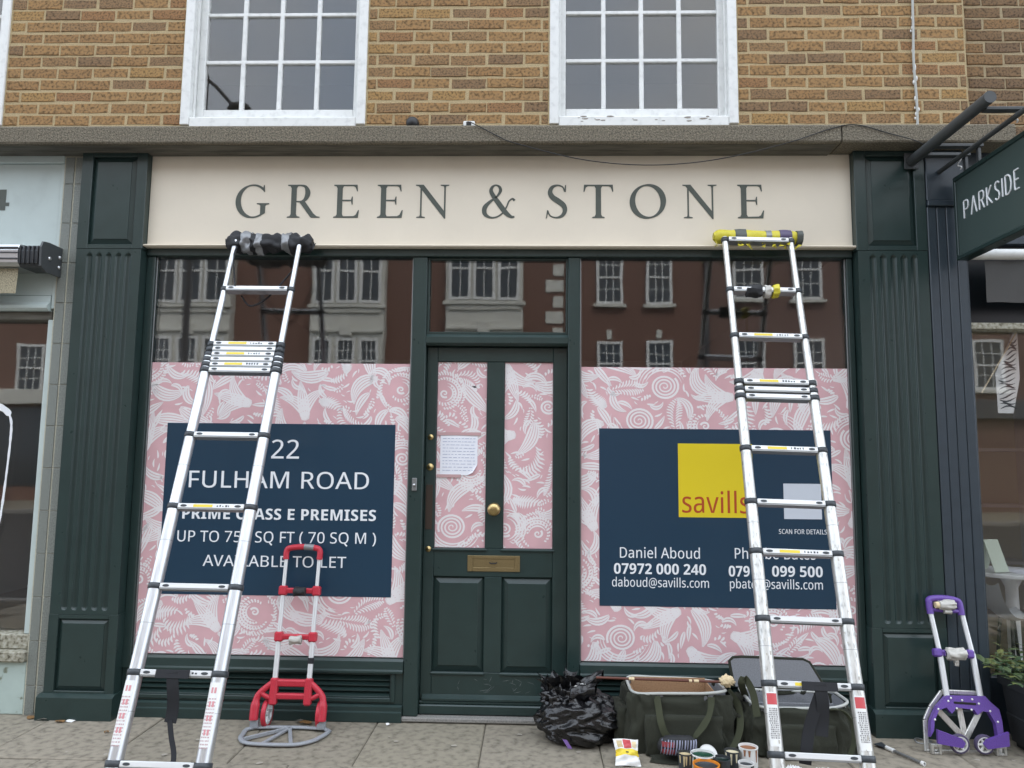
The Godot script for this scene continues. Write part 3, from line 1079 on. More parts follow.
# ---------------------------------------------------------------- neighbours
func make_neighbour_left() -> void:
	var t := thing("shopfront", "pale mint green shop front with tiled pier beside the dark green one", "shop front", Vector3(-3.6, 0, 0))
	# tiled pier: two columns of narrow tiles
	var st := S()
	bx(st, -2.622, -2.4885, 0.0, 3.267, -0.1, 0.052)
	var pier := obj("tiled_pier", st, M.grout, t)
	for c in [[-2.613, -2.560], [-2.550, -2.500]]:
		var y := -0.08
		while y < 3.2:
			var y1 := minf(y + 0.240, 3.25)
			var o := S()
			bx(o, c[0], c[1], maxf(y, 0.003), y1, 0.045, 0.0575, 0.0015)
			obj("tile", o, M.tile, pier)
			y += 0.2435
	# fascia
	st = S()
	bx(st, -5.2, -2.645, 2.40, 3.215, -0.1, 0.040, 0.003)
	obj("fascia", st, M.mint, t)
	st = S()
	bx(st, -5.2, -2.623, 3.216, 3.267, -0.1, 0.058, 0.004)
	obj("fascia_cornice", st, M.mint, t)
	bxo("fascia_edge", M.mint, t, -2.6445, -2.6225, 2.32, 3.215, -0.1, 0.047, 0.003)
	st = S()
	prism(st, PackedVector2Array([Vector2(-0.1, 2.305), Vector2(0.06, 2.305), Vector2(0.075, 2.32), Vector2(0.075, 2.335), Vector2(0.05, 2.36), Vector2(0.045, 2.398), Vector2(-0.1, 2.398)]), 0.0, 2.55, Transform3D(Basis(Vector3(0, 0, 1), Vector3(0, 1, 0), Vector3(1, 0, 0)), Vector3(-5.2, 0, 0)))
	obj("fascia_moulding", st, M.mint, t)
	bxo("window_head", M.darkdrab, t, -5.2, -2.645, 2.255, 2.304, -0.1, 0.03)  # dark brown grey strip over the glass
	# house number, only its last stroke is in view
	words("4", t, M.letter, -3.10, -2.955, 2.925, 0.13, 0.0415, true, "number")
	# awning cassette
	st = S()
	prism(st, PackedVector2Array([Vector2(0.041, 2.535), Vector2(0.20, 2.535), Vector2(0.225, 2.555), Vector2(0.23, 2.625), Vector2(0.215, 2.66), Vector2(0.18, 2.668), Vector2(0.041, 2.668)]), 0.0, 2.05, Transform3D(Basis(Vector3(0, 0, 1), Vector3(0, 1, 0), Vector3(1, 0, 0)), Vector3(-4.79, 0, 0)))
	var cas := obj("awning_cassette", st, M.steel, t)
	st = S()
	prism(st, PackedVector2Array([Vector2(0.060, 2.53), Vector2(0.20, 2.53), Vector2(0.222, 2.552), Vector2(0.226, 2.62), Vector2(0.212, 2.655), Vector2(0.18, 2.664), Vector2(0.060, 2.664)]), 0.0, 0.135, Transform3D(Basis(Vector3(0, 0, 1), Vector3(0, 1, 0), Vector3(1, 0, 0)), Vector3(-2.739, 0, 0)))
	obj("gear_cover", st, M.collar, cas)
	for k in 5:
		bxo("cover_rib", M.black, cas, -2.730 + k * 0.026, -2.723 + k * 0.026, 2.545, 2.65, 0.15, 0.232, 0.002)
	st = S()
	prism(st, PackedVector2Array([Vector2(0.060, 2.505), Vector2(0.19, 2.505), Vector2(0.24, 2.53), Vector2(0.246, 2.64), Vector2(0.23, 2.675), Vector2(0.18, 2.682), Vector2(0.060, 2.682)]), 0.0, 0.012, Transform3D(Basis(Vector3(0, 0, 1), Vector3(0, 1, 0), Vector3(1, 0, 0)), Vector3(-2.603, 0, 0)))
	obj("end_plate", st, M.darkmetal, cas)
	for q in [[2.56, 0.08], [2.62, 0.08], [2.59, 0.17]]:
		st = S()
		lathe(st, [Vector2(0, 0.008), Vector2(0.010, 0.007), Vector2(0.012, 0)], 12, Transform3D(Basis(Vector3(0, 1, 0), Vector3(1, 0, 0), Vector3(0, 0, -1)), Vector3(-2.591, q[0], q[1])))
		obj("bolt", st, M.steel, cas)
	for yy in [2.575, 2.610, 2.640]:
		bxo("groove", M.lead, cas, -4.78, -2.742, yy - 0.004, yy + 0.004, 0.224, 0.2335, 0.001)
	st = S()
	var val := func(u: float, v: float) -> Vector3:
		return Vector3(-4.7 + u * 1.93, 2.532 - v * 0.15, 0.17 + 0.012 * sin(u * 40.0) * v)
	sheet(st, 60, 5, val)
	obj("valance", st, mat("canvas", 0.50, 0.44, 0.30, 0.9, {"tex": noise_tex(51, 0.06, [[0.0, grey(0.5)], [0.5, grey(0.85)], [1.0, grey(1.0)]], 3), "scale": 3.0}), cas)
	# window
	bxo("window_frame", M.mint, t, -2.66, -2.6225, 0.44, 2.254, -0.06, 0.04)
	st = S()
	bx(st, -5.2, -2.661, 0.44, 2.254, -0.035, -0.029)
	obj("pane", st, M.glass, t)
	bxo("added_reflection_pane", M.glass, t, -5.2, -2.661, 0.44, 2.254, -0.055, -0.049, 0.0)  # added pane, there only to brighten the mirrored street
	# white painted swag on the glass
	st = S()
	var pts := []
	for p in [Vector2(-3.16, 1.80), Vector2(-3.02, 1.755), Vector2(-2.925, 1.72), Vector2(-2.885, 1.66), Vector2(-2.878, 1.55), Vector2(-2.885, 1.35), Vector2(-2.90, 1.1), Vector2(-2.925, 0.95)]:
		pts.append(p)
	var cp := catmull(pts, 6)
	var ws := []
	for i in cp.size():
		ws.append((0.035 if i < 16 else 0.012) * rng.randf_range(0.8, 1.25))
	ribbon(st, cp, ws, -0.0295, -0.0275)
	obj("painted_swag", st, M.textwhite, t)
	# sill and dirty base
	st = S()
	bx(st, -5.2, -2.6225, 0.355, 0.438, -0.06, 0.045, 0.006)
	obj("sill", st, M.oldsill, t)
	st = S()
	bx(st, -5.2, -2.6225, 0.29, 0.354, -0.06, 0.085, 0.01)
	obj("sill_ledge", st, M.oldsill, t)
	st = S()
	bx(st, -5.2, -2.6225, 0.0, 0.289, -0.06, 0.05, 0.006)
	obj("stall_riser", st, M.mintdirty, t)
	# room behind
	bxo("back_wall", M.plaster, t, -5.3, -2.62, 0, 3.1, -7.1, -7.0, 0.0)
	bxo("side_wall", M.plaster, t, -5.4, -5.3, 0, 3.1, -7.1, 0.0, 0.0)
	bxo("ceiling", M.plaster, t, -5.3, -2.61, 3.0, 3.1, -6.99, -0.11, 0.0)
	bxo("floor", M.floorboards, t, -5.3, -2.61, 0.002, 0.02, -6.99, -0.07, 0.0)

func make_neighbour_right() -> void:
	var t := thing("shopfront", "blue grey boarded shop front with a wide window beside the planter", "shop front", Vector3(3.7, 0, 0))
	# boarded pier, each board its own piece
	var st := S()
	bx(st, 2.4865, 2.702, 0.0, 3.267, -0.1, 0.085)
	var pier := obj("boarded_pier", st, M.black, t)
	for k in 4:
		st = S()
		bx(st, 2.488 + k * 0.0535, 2.488 + k * 0.0535 + 0.0505, 0.15, 2.93, 0.0855, 0.103, 0.004)
		obj("board", st, M.bluegrey, pier)
	bxo("necking", M.bluegrey, pier, 2.488, 2.702, 2.9305, 2.965, 0.0855, 0.118, 0.004)
	bxo("pier_cap", M.bluegrey, pier, 2.488, 2.702, 2.9655, 3.266, 0.0855, 0.108, 0.004)
	bxo("pier_foot", M.bluegrey, pier, 2.488, 2.715, 0.0, 0.1495, 0.0855, 0.125, 0.006)
	bxo("foot_moulding", M.bluegrey, pier, 2.488, 2.715, 0.15, 0.17, 0.1035, 0.118, 0.004)
	bxo("pier_return", M.bluegrey, t, 2.7025, 2.715, 0.0, 3.0, -0.1, 0.085)
	# fascia and soffit
	bxo("fascia", M.bluegrey, t, 2.716, 5.2, 2.72, 3.267, -0.1, 0.07)
	st = S()
	bx(st, 2.716, 5.2, 2.70, 2.719, -0.1, 0.02)
	obj("window_head", st, M.black, t)
	bxo("awning_shade_panel", mat("awningshade", 0.016, 0.021, 0.027, 0.3), t, 2.7165, 5.2, 2.2625, 2.6995, -0.08, -0.05)  # dark sheet added to stand for the shade under the awning
	# transom and frame
	bxo("transom", M.oldsill, t, 2.7155, 5.2, 2.225, 2.262, -0.05, 0.06)
	bxo("window_frame", M.bluegrey, t, 2.7155, 2.735, 0.12, 2.224, -0.06, 0.04)
	st = S()
	bx(st, 2.7355, 5.2, 0.30, 2.224, -0.023, -0.017)
	obj("pane", st, M.glass, t)
	bxo("added_reflection_pane", M.glass, t, 2.7355, 5.2, 0.30, 2.224, -0.043, -0.037, 0.0)  # another added pane that strengthens the reflections
	bxo("stall_riser", M.bluegrey, t, 2.7355, 5.2, 0.0, 0.299, -0.06, 0.03)
	# roller of the awning and its grey valance
	st = S()
	tube(st, [Vector3(2.725, 2.650, 0.10), Vector3(5.1, 2.650, 0.10)], 0.031, 14)
	var roller := obj("awning_roller", st, M.white, t)
	st = S()
	tube(st, [Vector3(2.700, 2.652, 0.105), Vector3(2.724, 2.650, 0.10)], [0.012, 0.018], 10)
	obj("crank_eye", st, M.steel, roller)
	st = S()
	var val := func(u: float, v: float) -> Vector3:
		return Vector3(2.80 + u * 2.2, 2.612 - v * 0.24, 0.095 + 0.006 * sin(u * 31.0 + v) * v + 0.004 * sin(u * 77.0 + v * 5.0))
	sheet(st, 80, 8, val)
	obj("valance", st, mat("greycanvas", 0.085, 0.083, 0.08, 0.85, {"tex": M.planter.albedo_texture, "scale": 8.0}), roller)
	# room behind
	bxo("back_wall", mat("ochrewall", 0.52, 0.47, 0.32, 0.8), t, 2.5, 5.3, 0, 3.1, -3.6, -3.5, 0.0)
	bxo("side_wall", M.plaster, t, 5.2, 5.3, 0, 3.1, -3.49, 0.0, 0.0)
	bxo("side_wall", M.plaster, t, 2.61, 2.70, 0, 3.1, -3.49, -0.11, 0.0)
	bxo("ceiling", M.plaster, t, 2.71, 5.2, 2.98, 3.1, -3.49, -0.11, 0.0)
	bxo("floor", M.floorboards, t, 2.71, 5.2, 0.002, 0.02, -3.49, -0.07, 0.0)
	st = S()
	for k in 3:
		bx(st, 2.9, 5.1, 0.5 + k * 0.55, 0.53 + k * 0.55, -3.49, -3.2)
	obj("shelf", st, M.plaster, t)
	# table and chair by the window
	var tb := thing("cafe_table", "round white pedestal table with papers on it inside the window", "table", Vector3(3.215, 0.02, -0.50))
	st = S()
	lathe(st, [Vector2(0, 0.775), Vector2(0.235, 0.775), Vector2(0.24, 0.78), Vector2(0.24, 0.795), Vector2(0.235, 0.80), Vector2(0, 0.80)], 40, Transform3D(Basis(), Vector3(3.215, 0, -0.50)), false)
	obj("table_top", st, M.white, tb)
	st = S()
	lathe(st, [Vector2(0.20, 0.021), Vector2(0.20, 0.035), Vector2(0.06, 0.06), Vector2(0.038, 0.10), Vector2(0.035, 0.70), Vector2(0.07, 0.774)], 24, Transform3D(Basis(), Vector3(3.215, 0, -0.50)))
	obj("pedestal", st, M.white, tb)
	var mn := thing("menu_card", "folded pale green card standing on the white table", "card", Vector3(3.07, 0.8005, -0.42))
	st = S()
	box(st, Vector3(0, 0.105, 0), Vector3(0.11, 0.20, 0.003), 0.0, Transform3D(Basis.from_euler(Vector3(-0.35, 0.3, 0)), Vector3(3.085, 0.803, -0.37)))
	box(st, Vector3(0, 0.105, 0), Vector3(0.11, 0.20, 0.003), 0.0, Transform3D(Basis.from_euler(Vector3(0.35, 0.3, 0)), Vector3(3.04, 0.803, -0.515)))
	obj("card", st, mat("palegreen", 0.55, 0.62, 0.50, 0.7), mn)
	var pp := thing("newspaper", "loose sheet of paper lying on the white table", "paper", Vector3(3.25, 0.8005, -0.5))
	st = S()
	var ps := func(u: float, v: float) -> Vector3:
		return Vector3(3.16 + u * 0.20 + v * 0.03, 0.8025 + 0.012 * sin(u * 5.0) * sin(v * 3.0) * sin(u * 5.0), -0.35 - v * 0.2)
	sheet(st, 12, 8, ps)
	obj("sheet", st, M.paper, pp)
	var ch := thing("chair", "grey moulded shell chair with thin black legs under the table", "chair", Vector3(3.07, 0.02, -0.33))
	st = S()
	var shell := func(u: float, v: float) -> Vector3:
		var a := (u - 0.5) * 2.0
		var p := catmull([Vector2(0.19, 0.565), Vector2(0.12, 0.545), Vector2(0.04, 0.545), Vector2(0.0, 0.585), Vector2(-0.025, 0.65), Vector2(-0.04, 0.74)], 4)
		var q: Vector2 = p[int(round(v * (p.size() - 1)))]
		return Vector3(3.0 + q.x, q.y + a * a * 0.03, -0.30 + a * 0.13 * (1.0 - 0.3 * v * v))
	sheet(st, 12, 20, shell)
	obj("seat_shell", st, mat("greyshell", 0.42, 0.43, 0.42, 0.5), ch)
	for s in [[0.03, -0.08], [0.03, 0.08], [0.14, -0.08], [0.14, 0.08]]:
		st = S()
		tube(st, [Vector3(3.0 + lerpf(s[0], 0.09, 0.3), 0.55, -0.30 + s[1] * 0.7), Vector3(3.0 + s[0] + (0.05 if s[0] > 0.1 else -0.02), 0.021, -0.30 + s[1] * 1.2)], 0.010, 8)
		obj("leg", st, M.black, ch)
	# lacy paper ornament on a slanting stick behind the glass
	var og := thing("paper_ornament", "white lace paper pennant on a slanting stick behind the window", "ornament", Vector3(3.1, 1.75, -0.11))
	st = S()
	prism(st, PackedVector2Array([Vector2(3.093, 2.262), Vector2(3.091, 1.96), Vector2(3.043, 1.757), Vector2(2.955, 1.757), Vector2(2.951, 1.99), Vector2(3.080, 2.262)]), -0.112, -0.110)
	obj("pennant", st, M.stickwhite, og)
	st = S()
	for k in 26:
		var y := 1.78 + k * 0.0165
		var w := 0.06 * (1.0 - maxf(0.0, (y - 1.98) / 0.28) * 0.8)
		var cx := 3.015 + maxf(0.0, y - 1.95) * 0.22
		var pts := []
		for q in 6:
			var u := q / 5.0
			pts.append(Vector2(cx + (u - 0.5) * 1.6 * w, y + 0.02 * sin(u * 3.0 + k * 0.9)))
		ribbon(st, pts, [0.001, 0.007, 0.009, 0.009, 0.006, 0.001], -0.1095, -0.1088)
	obj("cut_pattern", st, M.collar, og).set_meta("kind", "stuff")
	st = S()
	tube(st, [Vector3(2.860, 1.875, -0.10), Vector3(3.093, 2.255, -0.10)], 0.004, 8)
	obj("stick", st, M.rag, og)

# ---------------------------------------------------------------- across the street (seen mirrored in the glass)
func far_window(t: Node, x0: float, x1: float, y0: float, y1: float, z: float, cols: int, rows: int, sill := true) -> void:
	var w := Node3D.new()
	w.name = "window"
	t.add_child(w, true)
	w.position = -bases[t]
	var st := S()
	surround(st, x0, x1, y0, y1, x0 + 0.09, x1 - 0.09, y0 + 0.09, y1 - 0.09, z - 0.07, z + 0.03, 0.0)
	bx(st, x0 + 0.09, x1 - 0.09, (y0 + y1) / 2 - 0.03, (y0 + y1) / 2 + 0.03, z - 0.06, z + 0.02)
	obj("frame", st, M.white, w)
	st = S()
	for i in range(1, cols):
		var cx := lerpf(x0 + 0.09, x1 - 0.09, float(i) / cols)
		bx(st, cx - 0.014, cx + 0.014, y0 + 0.09, y1 - 0.09, z - 0.03, z + 0.01)
	for j in range(1, rows):
		var cy := lerpf(y0 + 0.09, y1 - 0.09, float(j) / rows)
		bx(st, x0 + 0.09, x1 - 0.09, cy - 0.012, cy + 0.012, z - 0.029, z + 0.009)
	obj("glazing_bars", st, M.white, w)
	st = S()
	bx(st, x0 + 0.08, x1 - 0.08, y0 + 0.08, y1 - 0.08, z - 0.012, z + 0.02)
	obj("pane", st, M.farglass, w)
	if sill:
		st = S()
		bx(st, x0 - 0.1, x1 + 0.1, y0 - 0.1, y0 - 0.001, z - 0.14, z + 0.02)
		obj("sill", st, M.stone, w)

func make_opposite() -> void:
	var Z := 20.0
	# red brick block with pale stone bays
	var t := thing("terrace_building", "red brick block with pale stone bay windows across the street", "building", Vector3(-8, 0, 24))
	bxo("wall", M.redbrick, t, -26.0, 1.38, 0.0, 12.85, Z, Z + 8.0, 0.0)
	bxo("parapet", M.stone, t, -26.1, 1.38, 12.851, 13.05, Z - 0.15, Z + 8.0, 0.02)
	bxo("chimney", M.slate, t, -6.6, -5.9, 13.051, 13.45, Z + 1.0, Z + 2.0, 0.0)
	bxo("shop_fascia", M.stone, t, -25.8, 1.3, 3.2, 3.7, Z - 0.35, Z - 0.001, 0.02)
	for k in 5:
		bxo("shop_pane", M.farglass, t, -18.6 + k * 4.0, -15.0 + k * 4.0, 0.5, 3.1, Z - 0.05, Z - 0.001, 0.0)
	for b in [[-12.53, -9.84], [-7.16, -4.71], [-2.51, 0.02]]:
		bxo("stone_bay", M.stone, t, b[0], b[1], 3.701, 12.0, Z - 0.45, Z - 0.001, 0.02)
		var zf := Z - 0.451
		for yy in [6.55, 9.9]:
			bxo("cornice", M.stone, t, b[0] - 0.08, b[1] + 0.08, yy - 0.12, yy, Z - 0.60, zf, 0.02)
			bxo("cornice", M.stone, t, b[0] + 0.1, b[1] - 0.1, yy - 0.28, yy - 0.121, Z - 0.53, zf, 0.02)
		bxo("hood", M.stone, t, b[0] + 0.02, b[1] - 0.02, 5.62, 5.74, Z - 0.58, zf, 0.02)
		bxo("keystone", M.stone, t, (b[0] + b[1]) / 2 - 0.2, (b[0] + b[1]) / 2 + 0.2, 5.5, 5.9, Z - 0.61, zf, 0.02)
		var w: float = (b[1] - b[0] - 0.36) / 3.0
		for k in 3:
			var x: float = b[0] + 0.1 + k * (w + 0.08)
			far_window(t, x, x + w, 6.60, 8.75, zf - 0.02, 2, 2, false)
			far_window(t, x + 0.03, x + w - 0.03, 3.9, 5.45, zf - 0.02, 3, 4, false)
			far_window(t, x, x + w, 9.95, 11.7, zf - 0.02, 2, 2, false)
	for x in [-22.4, -19.8, -17.2, -14.9]:
		for y in [[3.6, 5.25], [6.7, 8.5], [9.8, 11.5]]:
			far_window(t, x, x + 0.95, y[0], y[1], Z - 0.05, 3, 4)
	for k in 17:
		var wide := 0.62 if k % 2 == 0 else 0.36
		bxo("quoin", M.stone, t, 1.38 - wide, 1.379, 3.75 + k * 0.54, 4.15 + k * 0.54, Z - 0.05, Z - 0.001, 0.015)
	# plain brick house
	t = thing("terrace_building", "plain red brick house with two sash windows a floor across the street", "building", Vector3(3.7, 0, 24))
	bxo("wall", M.redbrick, t, 1.40, 5.9, 0.0, 12.6, Z + 0.05, Z + 8.0, 0.0)
	bxo("parapet", M.stone, t, 1.40, 5.9, 12.601, 12.8, Z - 0.1, Z + 8.0, 0.02)
	bxo("shop_fascia", M.slate, t, 1.5, 5.8, 3.0, 3.6, Z - 0.2, Z + 0.049, 0.02)
	for x in [2.33, 3.96]:
		far_window(t, x, x + 0.85, 6.70, 8.55, Z + 0.0, 3, 4)
		far_window(t, x, x + 0.85, 3.95, 5.47, Z + 0.0, 3, 4)
		far_window(t, x, x + 0.85, 9.7, 11.3, Z + 0.0, 3, 4)
		for y in [5.55, 8.63]:
			bxo("keystone", M.stone, t, x + 0.34, x + 0.50, y, y + 0.30, Z - 0.02, Z + 0.049, 0.01)
	var st := S()
	tube(st, [Vector3(5.95, 0.1, Z - 0.06), Vector3(5.95, 12.4, Z - 0.06)], 0.08, 10)
	obj("downpipe", st, M.lead, t)
	# browner house beyond
	t = thing("terrace_building", "brown brick house with pale window surrounds across the street", "building", Vector3(12, 0, 24))
	bxo("wall", M.redbrick2, t, 6.05, 19.0, 0.0, 12.4, Z + 0.1, Z + 8.0, 0.0)
	bxo("parapet", M.stone, t, 6.05, 19.0, 12.401, 12.6, Z - 0.05, Z + 8.0, 0.02)
	bxo("shop_fascia", M.slate, t, 6.2, 18.8, 3.0, 3.6, Z - 0.2, Z + 0.099, 0.02)
	for k in 6:
		var x := 6.85 + k * 1.93
		far_window(t, x, x + 1.0, 6.90, 8.9, Z + 0.05, 3, 4)
		far_window(t, x, x + 1.0, 3.95, 5.6, Z + 0.05, 3, 4)
		far_window(t, x, x + 1.0, 9.8, 11.4, Z + 0.05, 3, 4)
	# street lamp on the near kerb
	t = thing("street_lamp", "slim dark street lamp with a round head at the kerb", "street lamp", Vector3(-3.28, 0, 2.95))
	st = S()
	lathe(st, [Vector2(0, 0.0), Vector2(0.09, 0.0), Vector2(0.085, 0.6), Vector2(0.05, 0.75), Vector2(0.036, 2.5), Vector2(0.030, 5.5), Vector2(0.0, 5.55)], 16, Transform3D(Basis(), Vector3(-3.28, 0.0, 2.95)))
	obj("post", st, M.lead, t)
	st = S()
	tube(st, [Vector3(-3.28, 5.48, 2.95), Vector3(-3.16, 5.38, 2.95), Vector3(-2.97, 5.17, 2.95)], 0.018, 8)
	obj("arm", st, M.lead, t)
	st = S()
	lathe(st, [Vector2(0, 0.06), Vector2(0.06, 0.055), Vector2(0.125, 0.025), Vector2(0.14, -0.01), Vector2(0.12, -0.04), Vector2(0, -0.055)], 20, Transform3D(Basis(), Vector3(-2.885, 5.13, 2.95)))
	obj("lamp_head", st, M.lead, t)

# ---------------------------------------------------------------- painted sign
var gz := 0.0

func g_poly(st: SurfaceTool, o: Vector2, h: float, pts: Array) -> void:
	var p := PackedVector2Array()
	for q in pts:
		p.append(o + Vector2(q[0], q[1]) * h)
	gz += 0.00012
	prism(st, p, 0.0505, 0.0522 + gz)

func g_stroke(st: SurfaceTool, o: Vector2, h: float, pts: Array, per := 8) -> void:
	# pts: x, y, width
	var v := []
	for q in pts:
		v.append(Vector3(q[0], q[1], q[2]))
	var c := catmull(v, per)
	var a := []
	var w := []
	for q in c:
		a.append(o + Vector2(q.x, q.y) * h)
		w.append(q.z * h)
	gz += 0.00012
	ribbon(st, a, w, 0.0505, 0.0522 + gz)

func g_stem(st: SurfaceTool, o: Vector2, h: float, x0: float, x1: float, s := 0.11) -> void:
	# upright with bracketed serifs
	g_poly(st, o, h, [[x0 - s, 0], [x1 + s, 0], [x1 + s, 0.03], [x1 + 0.03, 0.05], [x1, 0.11], [x1, 0.89], [x1 + 0.03, 0.95], [x1 + s, 0.97], [x1 + s, 1.0], [x0 - s, 1.0], [x0 - s, 0.97], [x0 - 0.03, 0.95], [x0, 0.89], [x0, 0.11], [x0 - 0.03, 0.05], [x0 - s, 0.03]])

func glyph(ch: String, st: SurfaceTool, o: Vector2, h: float) -> void:
	gz = 0.0
	match ch:
		"E":
			g_stem(st, o, h, 0.11, 0.265, 0.10)
			g_poly(st, o, h, [[0.30, 0.958], [0.30, 1.0], [0.70, 1.0], [0.715, 0.80], [0.69, 0.80], [0.64, 0.93], [0.58, 0.958]])
			g_poly(st, o, h, [[0.26, 0.502], [0.26, 0.545], [0.52, 0.545], [0.545, 0.64], [0.57, 0.64], [0.57, 0.40], [0.545, 0.40], [0.52, 0.502]])
			g_poly(st, o, h, [[0.30, 0.0], [0.30, 0.045], [0.60, 0.05], [0.67, 0.09], [0.735, 0.23], [0.762, 0.23], [0.735, 0.0]])
		"N":
			g_poly(st, o, h, [[0.0, 0.0], [0.25, 0.0], [0.25, 0.028], [0.16, 0.045], [0.15, 0.10], [0.15, 0.86], [0.105, 0.92], [0.105, 0.10], [0.09, 0.045], [0.0, 0.028]])
			g_poly(st, o, h, [[-0.03, 1.0], [0.20, 1.0], [0.80, 0.22], [0.845, 0.10], [0.845, -0.02], [0.815, -0.02], [0.10, 0.90], [0.05, 0.96], [-0.03, 0.972]])
			g_poly(st, o, h, [[0.70, 1.0], [0.95, 1.0], [0.95, 0.972], [0.86, 0.955], [0.85, 0.90], [0.85, -0.02], [0.805, -0.02], [0.805, 0.90], [0.79, 0.955], [0.70, 0.972]])
		"T":
			g_stem(st, o, h, 0.355, 0.51, 0.10)
			g_poly(st, o, h, [[0.0, 0.79], [0.028, 0.79], [0.07, 0.92], [0.13, 0.955], [0.30, 0.957], [0.30, 1.0], [0.015, 1.0]])
			g_poly(st, o, h, [[0.865, 0.79], [0.837, 0.79], [0.795, 0.92], [0.735, 0.955], [0.56, 0.957], [0.56, 1.0], [0.85, 1.0]])
		"O":
			var a := []
			var w := []
			for k in 64:
				var t := TAU * k / 64.0
				a.append(o + Vector2(0.525 + 0.445 * cos(t), 0.5 + 0.488 * sin(t)) * h)
				w.append((0.050 + 0.118 * pow(absf(cos(t - 0.25)), 1.6)) * h)
			ribbon(st, a, w, 0.0505, 0.0524, true)
		"G":
			var q := []
			for k in 34:
				var t := deg_to_rad(48.0 + 272.0 * k / 33.0)
				q.append([0.50 + 0.44 * cos(t), 0.5 + 0.488 * sin(t), 0.045 + 0.115 * pow(absf(cos(t - 0.2)), 1.6) * (1.0 if k > 8 and k < 26 else 0.35)])
			g_stroke(st, o, h, q, 2)
			g_poly(st, o, h, [[0.775, 0.84], [0.80, 0.97], [0.83, 1.0], [0.845, 0.78], [0.82, 0.78]])
			g_poly(st, o, h, [[0.725, 0.07], [0.80, 0.10], [0.87, 0.14], [0.87, 0.36], [0.90, 0.395], [0.985, 0.41], [0.985, 0.44], [0.62, 0.44], [0.62, 0.41], [0.70, 0.395], [0.725, 0.36]])
		"R":
			g_stem(st, o, h, 0.13, 0.285, 0.11)
			g_stroke(st, o, h, [[0.28, 0.977, 0.045], [0.42, 0.978, 0.046], [0.55, 0.93, 0.09], [0.615, 0.76, 0.15], [0.56, 0.58, 0.11], [0.44, 0.495, 0.05], [0.28, 0.49, 0.042]])
			g_poly(st, o, h, [[0.36, 0.49], [0.52, 0.52], [0.80, 0.13], [0.90, 0.045], [0.99, 0.028], [0.99, 0.0], [0.74, 0.0], [0.70, 0.03]])
		"S":
			g_stroke(st, o, h, [[0.545, 0.80, 0.035], [0.49, 0.93, 0.04], [0.34, 0.982, 0.048], [0.185, 0.92, 0.10], [0.125, 0.77, 0.135], [0.20, 0.62, 0.155], [0.37, 0.50, 0.165], [0.52, 0.37, 0.15], [0.555, 0.21, 0.125], [0.47, 0.065, 0.09], [0.30, 0.012, 0.046], [0.13, 0.07, 0.04], [0.06, 0.22, 0.035]])
			g_poly(st, o, h, [[0.53, 0.79], [0.56, 0.98], [0.59, 1.0], [0.585, 0.78]])
			g_poly(st, o, h, [[0.04, 0.24], [0.005, -0.02], [0.035, 0.0], [0.085, 0.22]])
		"&":
			g_stroke(st, o, h, [[0.965, 0.035, 0.05], [0.86, 0.04, 0.09], [0.70, 0.17, 0.145], [0.50, 0.44, 0.15], [0.345, 0.66, 0.13], [0.275, 0.82, 0.11], [0.32, 0.94, 0.07], [0.425, 0.985, 0.045], [0.53, 0.92, 0.08], [0.545, 0.80, 0.085], [0.46, 0.66, 0.055], [0.35, 0.57, 0.045]])
			g_stroke(st, o, h, [[0.40, 0.60, 0.045], [0.22, 0.46, 0.09], [0.095, 0.30, 0.135], [0.105, 0.12, 0.12], [0.26, 0.015, 0.06], [0.45, 0.03, 0.045], [0.62, 0.15, 0.042], [0.74, 0.35, 0.042], [0.80, 0.50, 0.042], [0.90, 0.575, 0.05], [0.965, 0.52, 0.075]])

func make_sign() -> void:
	var t := thing("shop_sign", "long cream fascia board with grey green serif lettering over the green shop front", "sign", Vector3(0, 2.7, 0.05))
	var st := S()
	bx(st, -2.087, 2.081, 2.7065, 3.267, 0.0, 0.050, 0.002)
	obj("board", st, M.cream, t)
	st = S()
	prism(st, PackedVector2Array([Vector2(0.0, 2.6905), Vector2(0.088, 2.6905), Vector2(0.094, 2.697), Vector2(0.088, 2.7035), Vector2(0.06, 2.7062), Vector2(0.0, 2.7062)]), 0.0, 4.21, Transform3D(Basis(Vector3(0, 0, 1), Vector3(0, 1, 0), Vector3(1, 0, 0)), Vector3(-2.087, 0, 0)))
	obj("bottom_moulding", st, M.cream, t)
	var xs := [-1.560, -1.254, -0.973, -0.711, -0.474, -0.087, 0.294, 0.517, 0.789, 1.106, 1.419]
	var txt := "GREEN&STONE"
	for i in 11:
		st = S()
		glyph(txt[i], st, Vector2(xs[i], 2.8775), 0.2035)
		obj("letter", st, M.letter, t)

# ---------------------------------------------------------------- window vinyl
var clip := Rect2()

func cv(p: Vector2) -> Vector2:
	return Vector2(clampf(p.x, clip.position.x, clip.end.x), clampf(p.y, clip.position.y, clip.end.y))

# a printed line of varying width, cut off at the edge of the film
func line_in(st: SurfaceTool, pts: Array, wid: Array, z: float) -> void:
	var n := pts.size()
	var l := []
	var r := []
	for i in n:
		var d: Vector2 = (pts[mini(i + 1, n - 1)] - pts[maxi(i - 1, 0)]).normalized()
		var nn := Vector2(-d.y, d.x) * float(wid[i]) / 2.0
		l.append(cv(pts[i] + nn))
		r.append(cv(pts[i] - nn))
	for i in n - 1:
		if not clip.has_point(pts[i]) and not clip.has_point(pts[i + 1]):
			continue
		quad_to(st, Vector3(l[i].x, l[i].y, z), Vector3(l[i + 1].x, l[i + 1].y, z), Vector3(r[i + 1].x, r[i + 1].y, z), Vector3(r[i].x, r[i].y, z), Vector3(0, 0, 1))

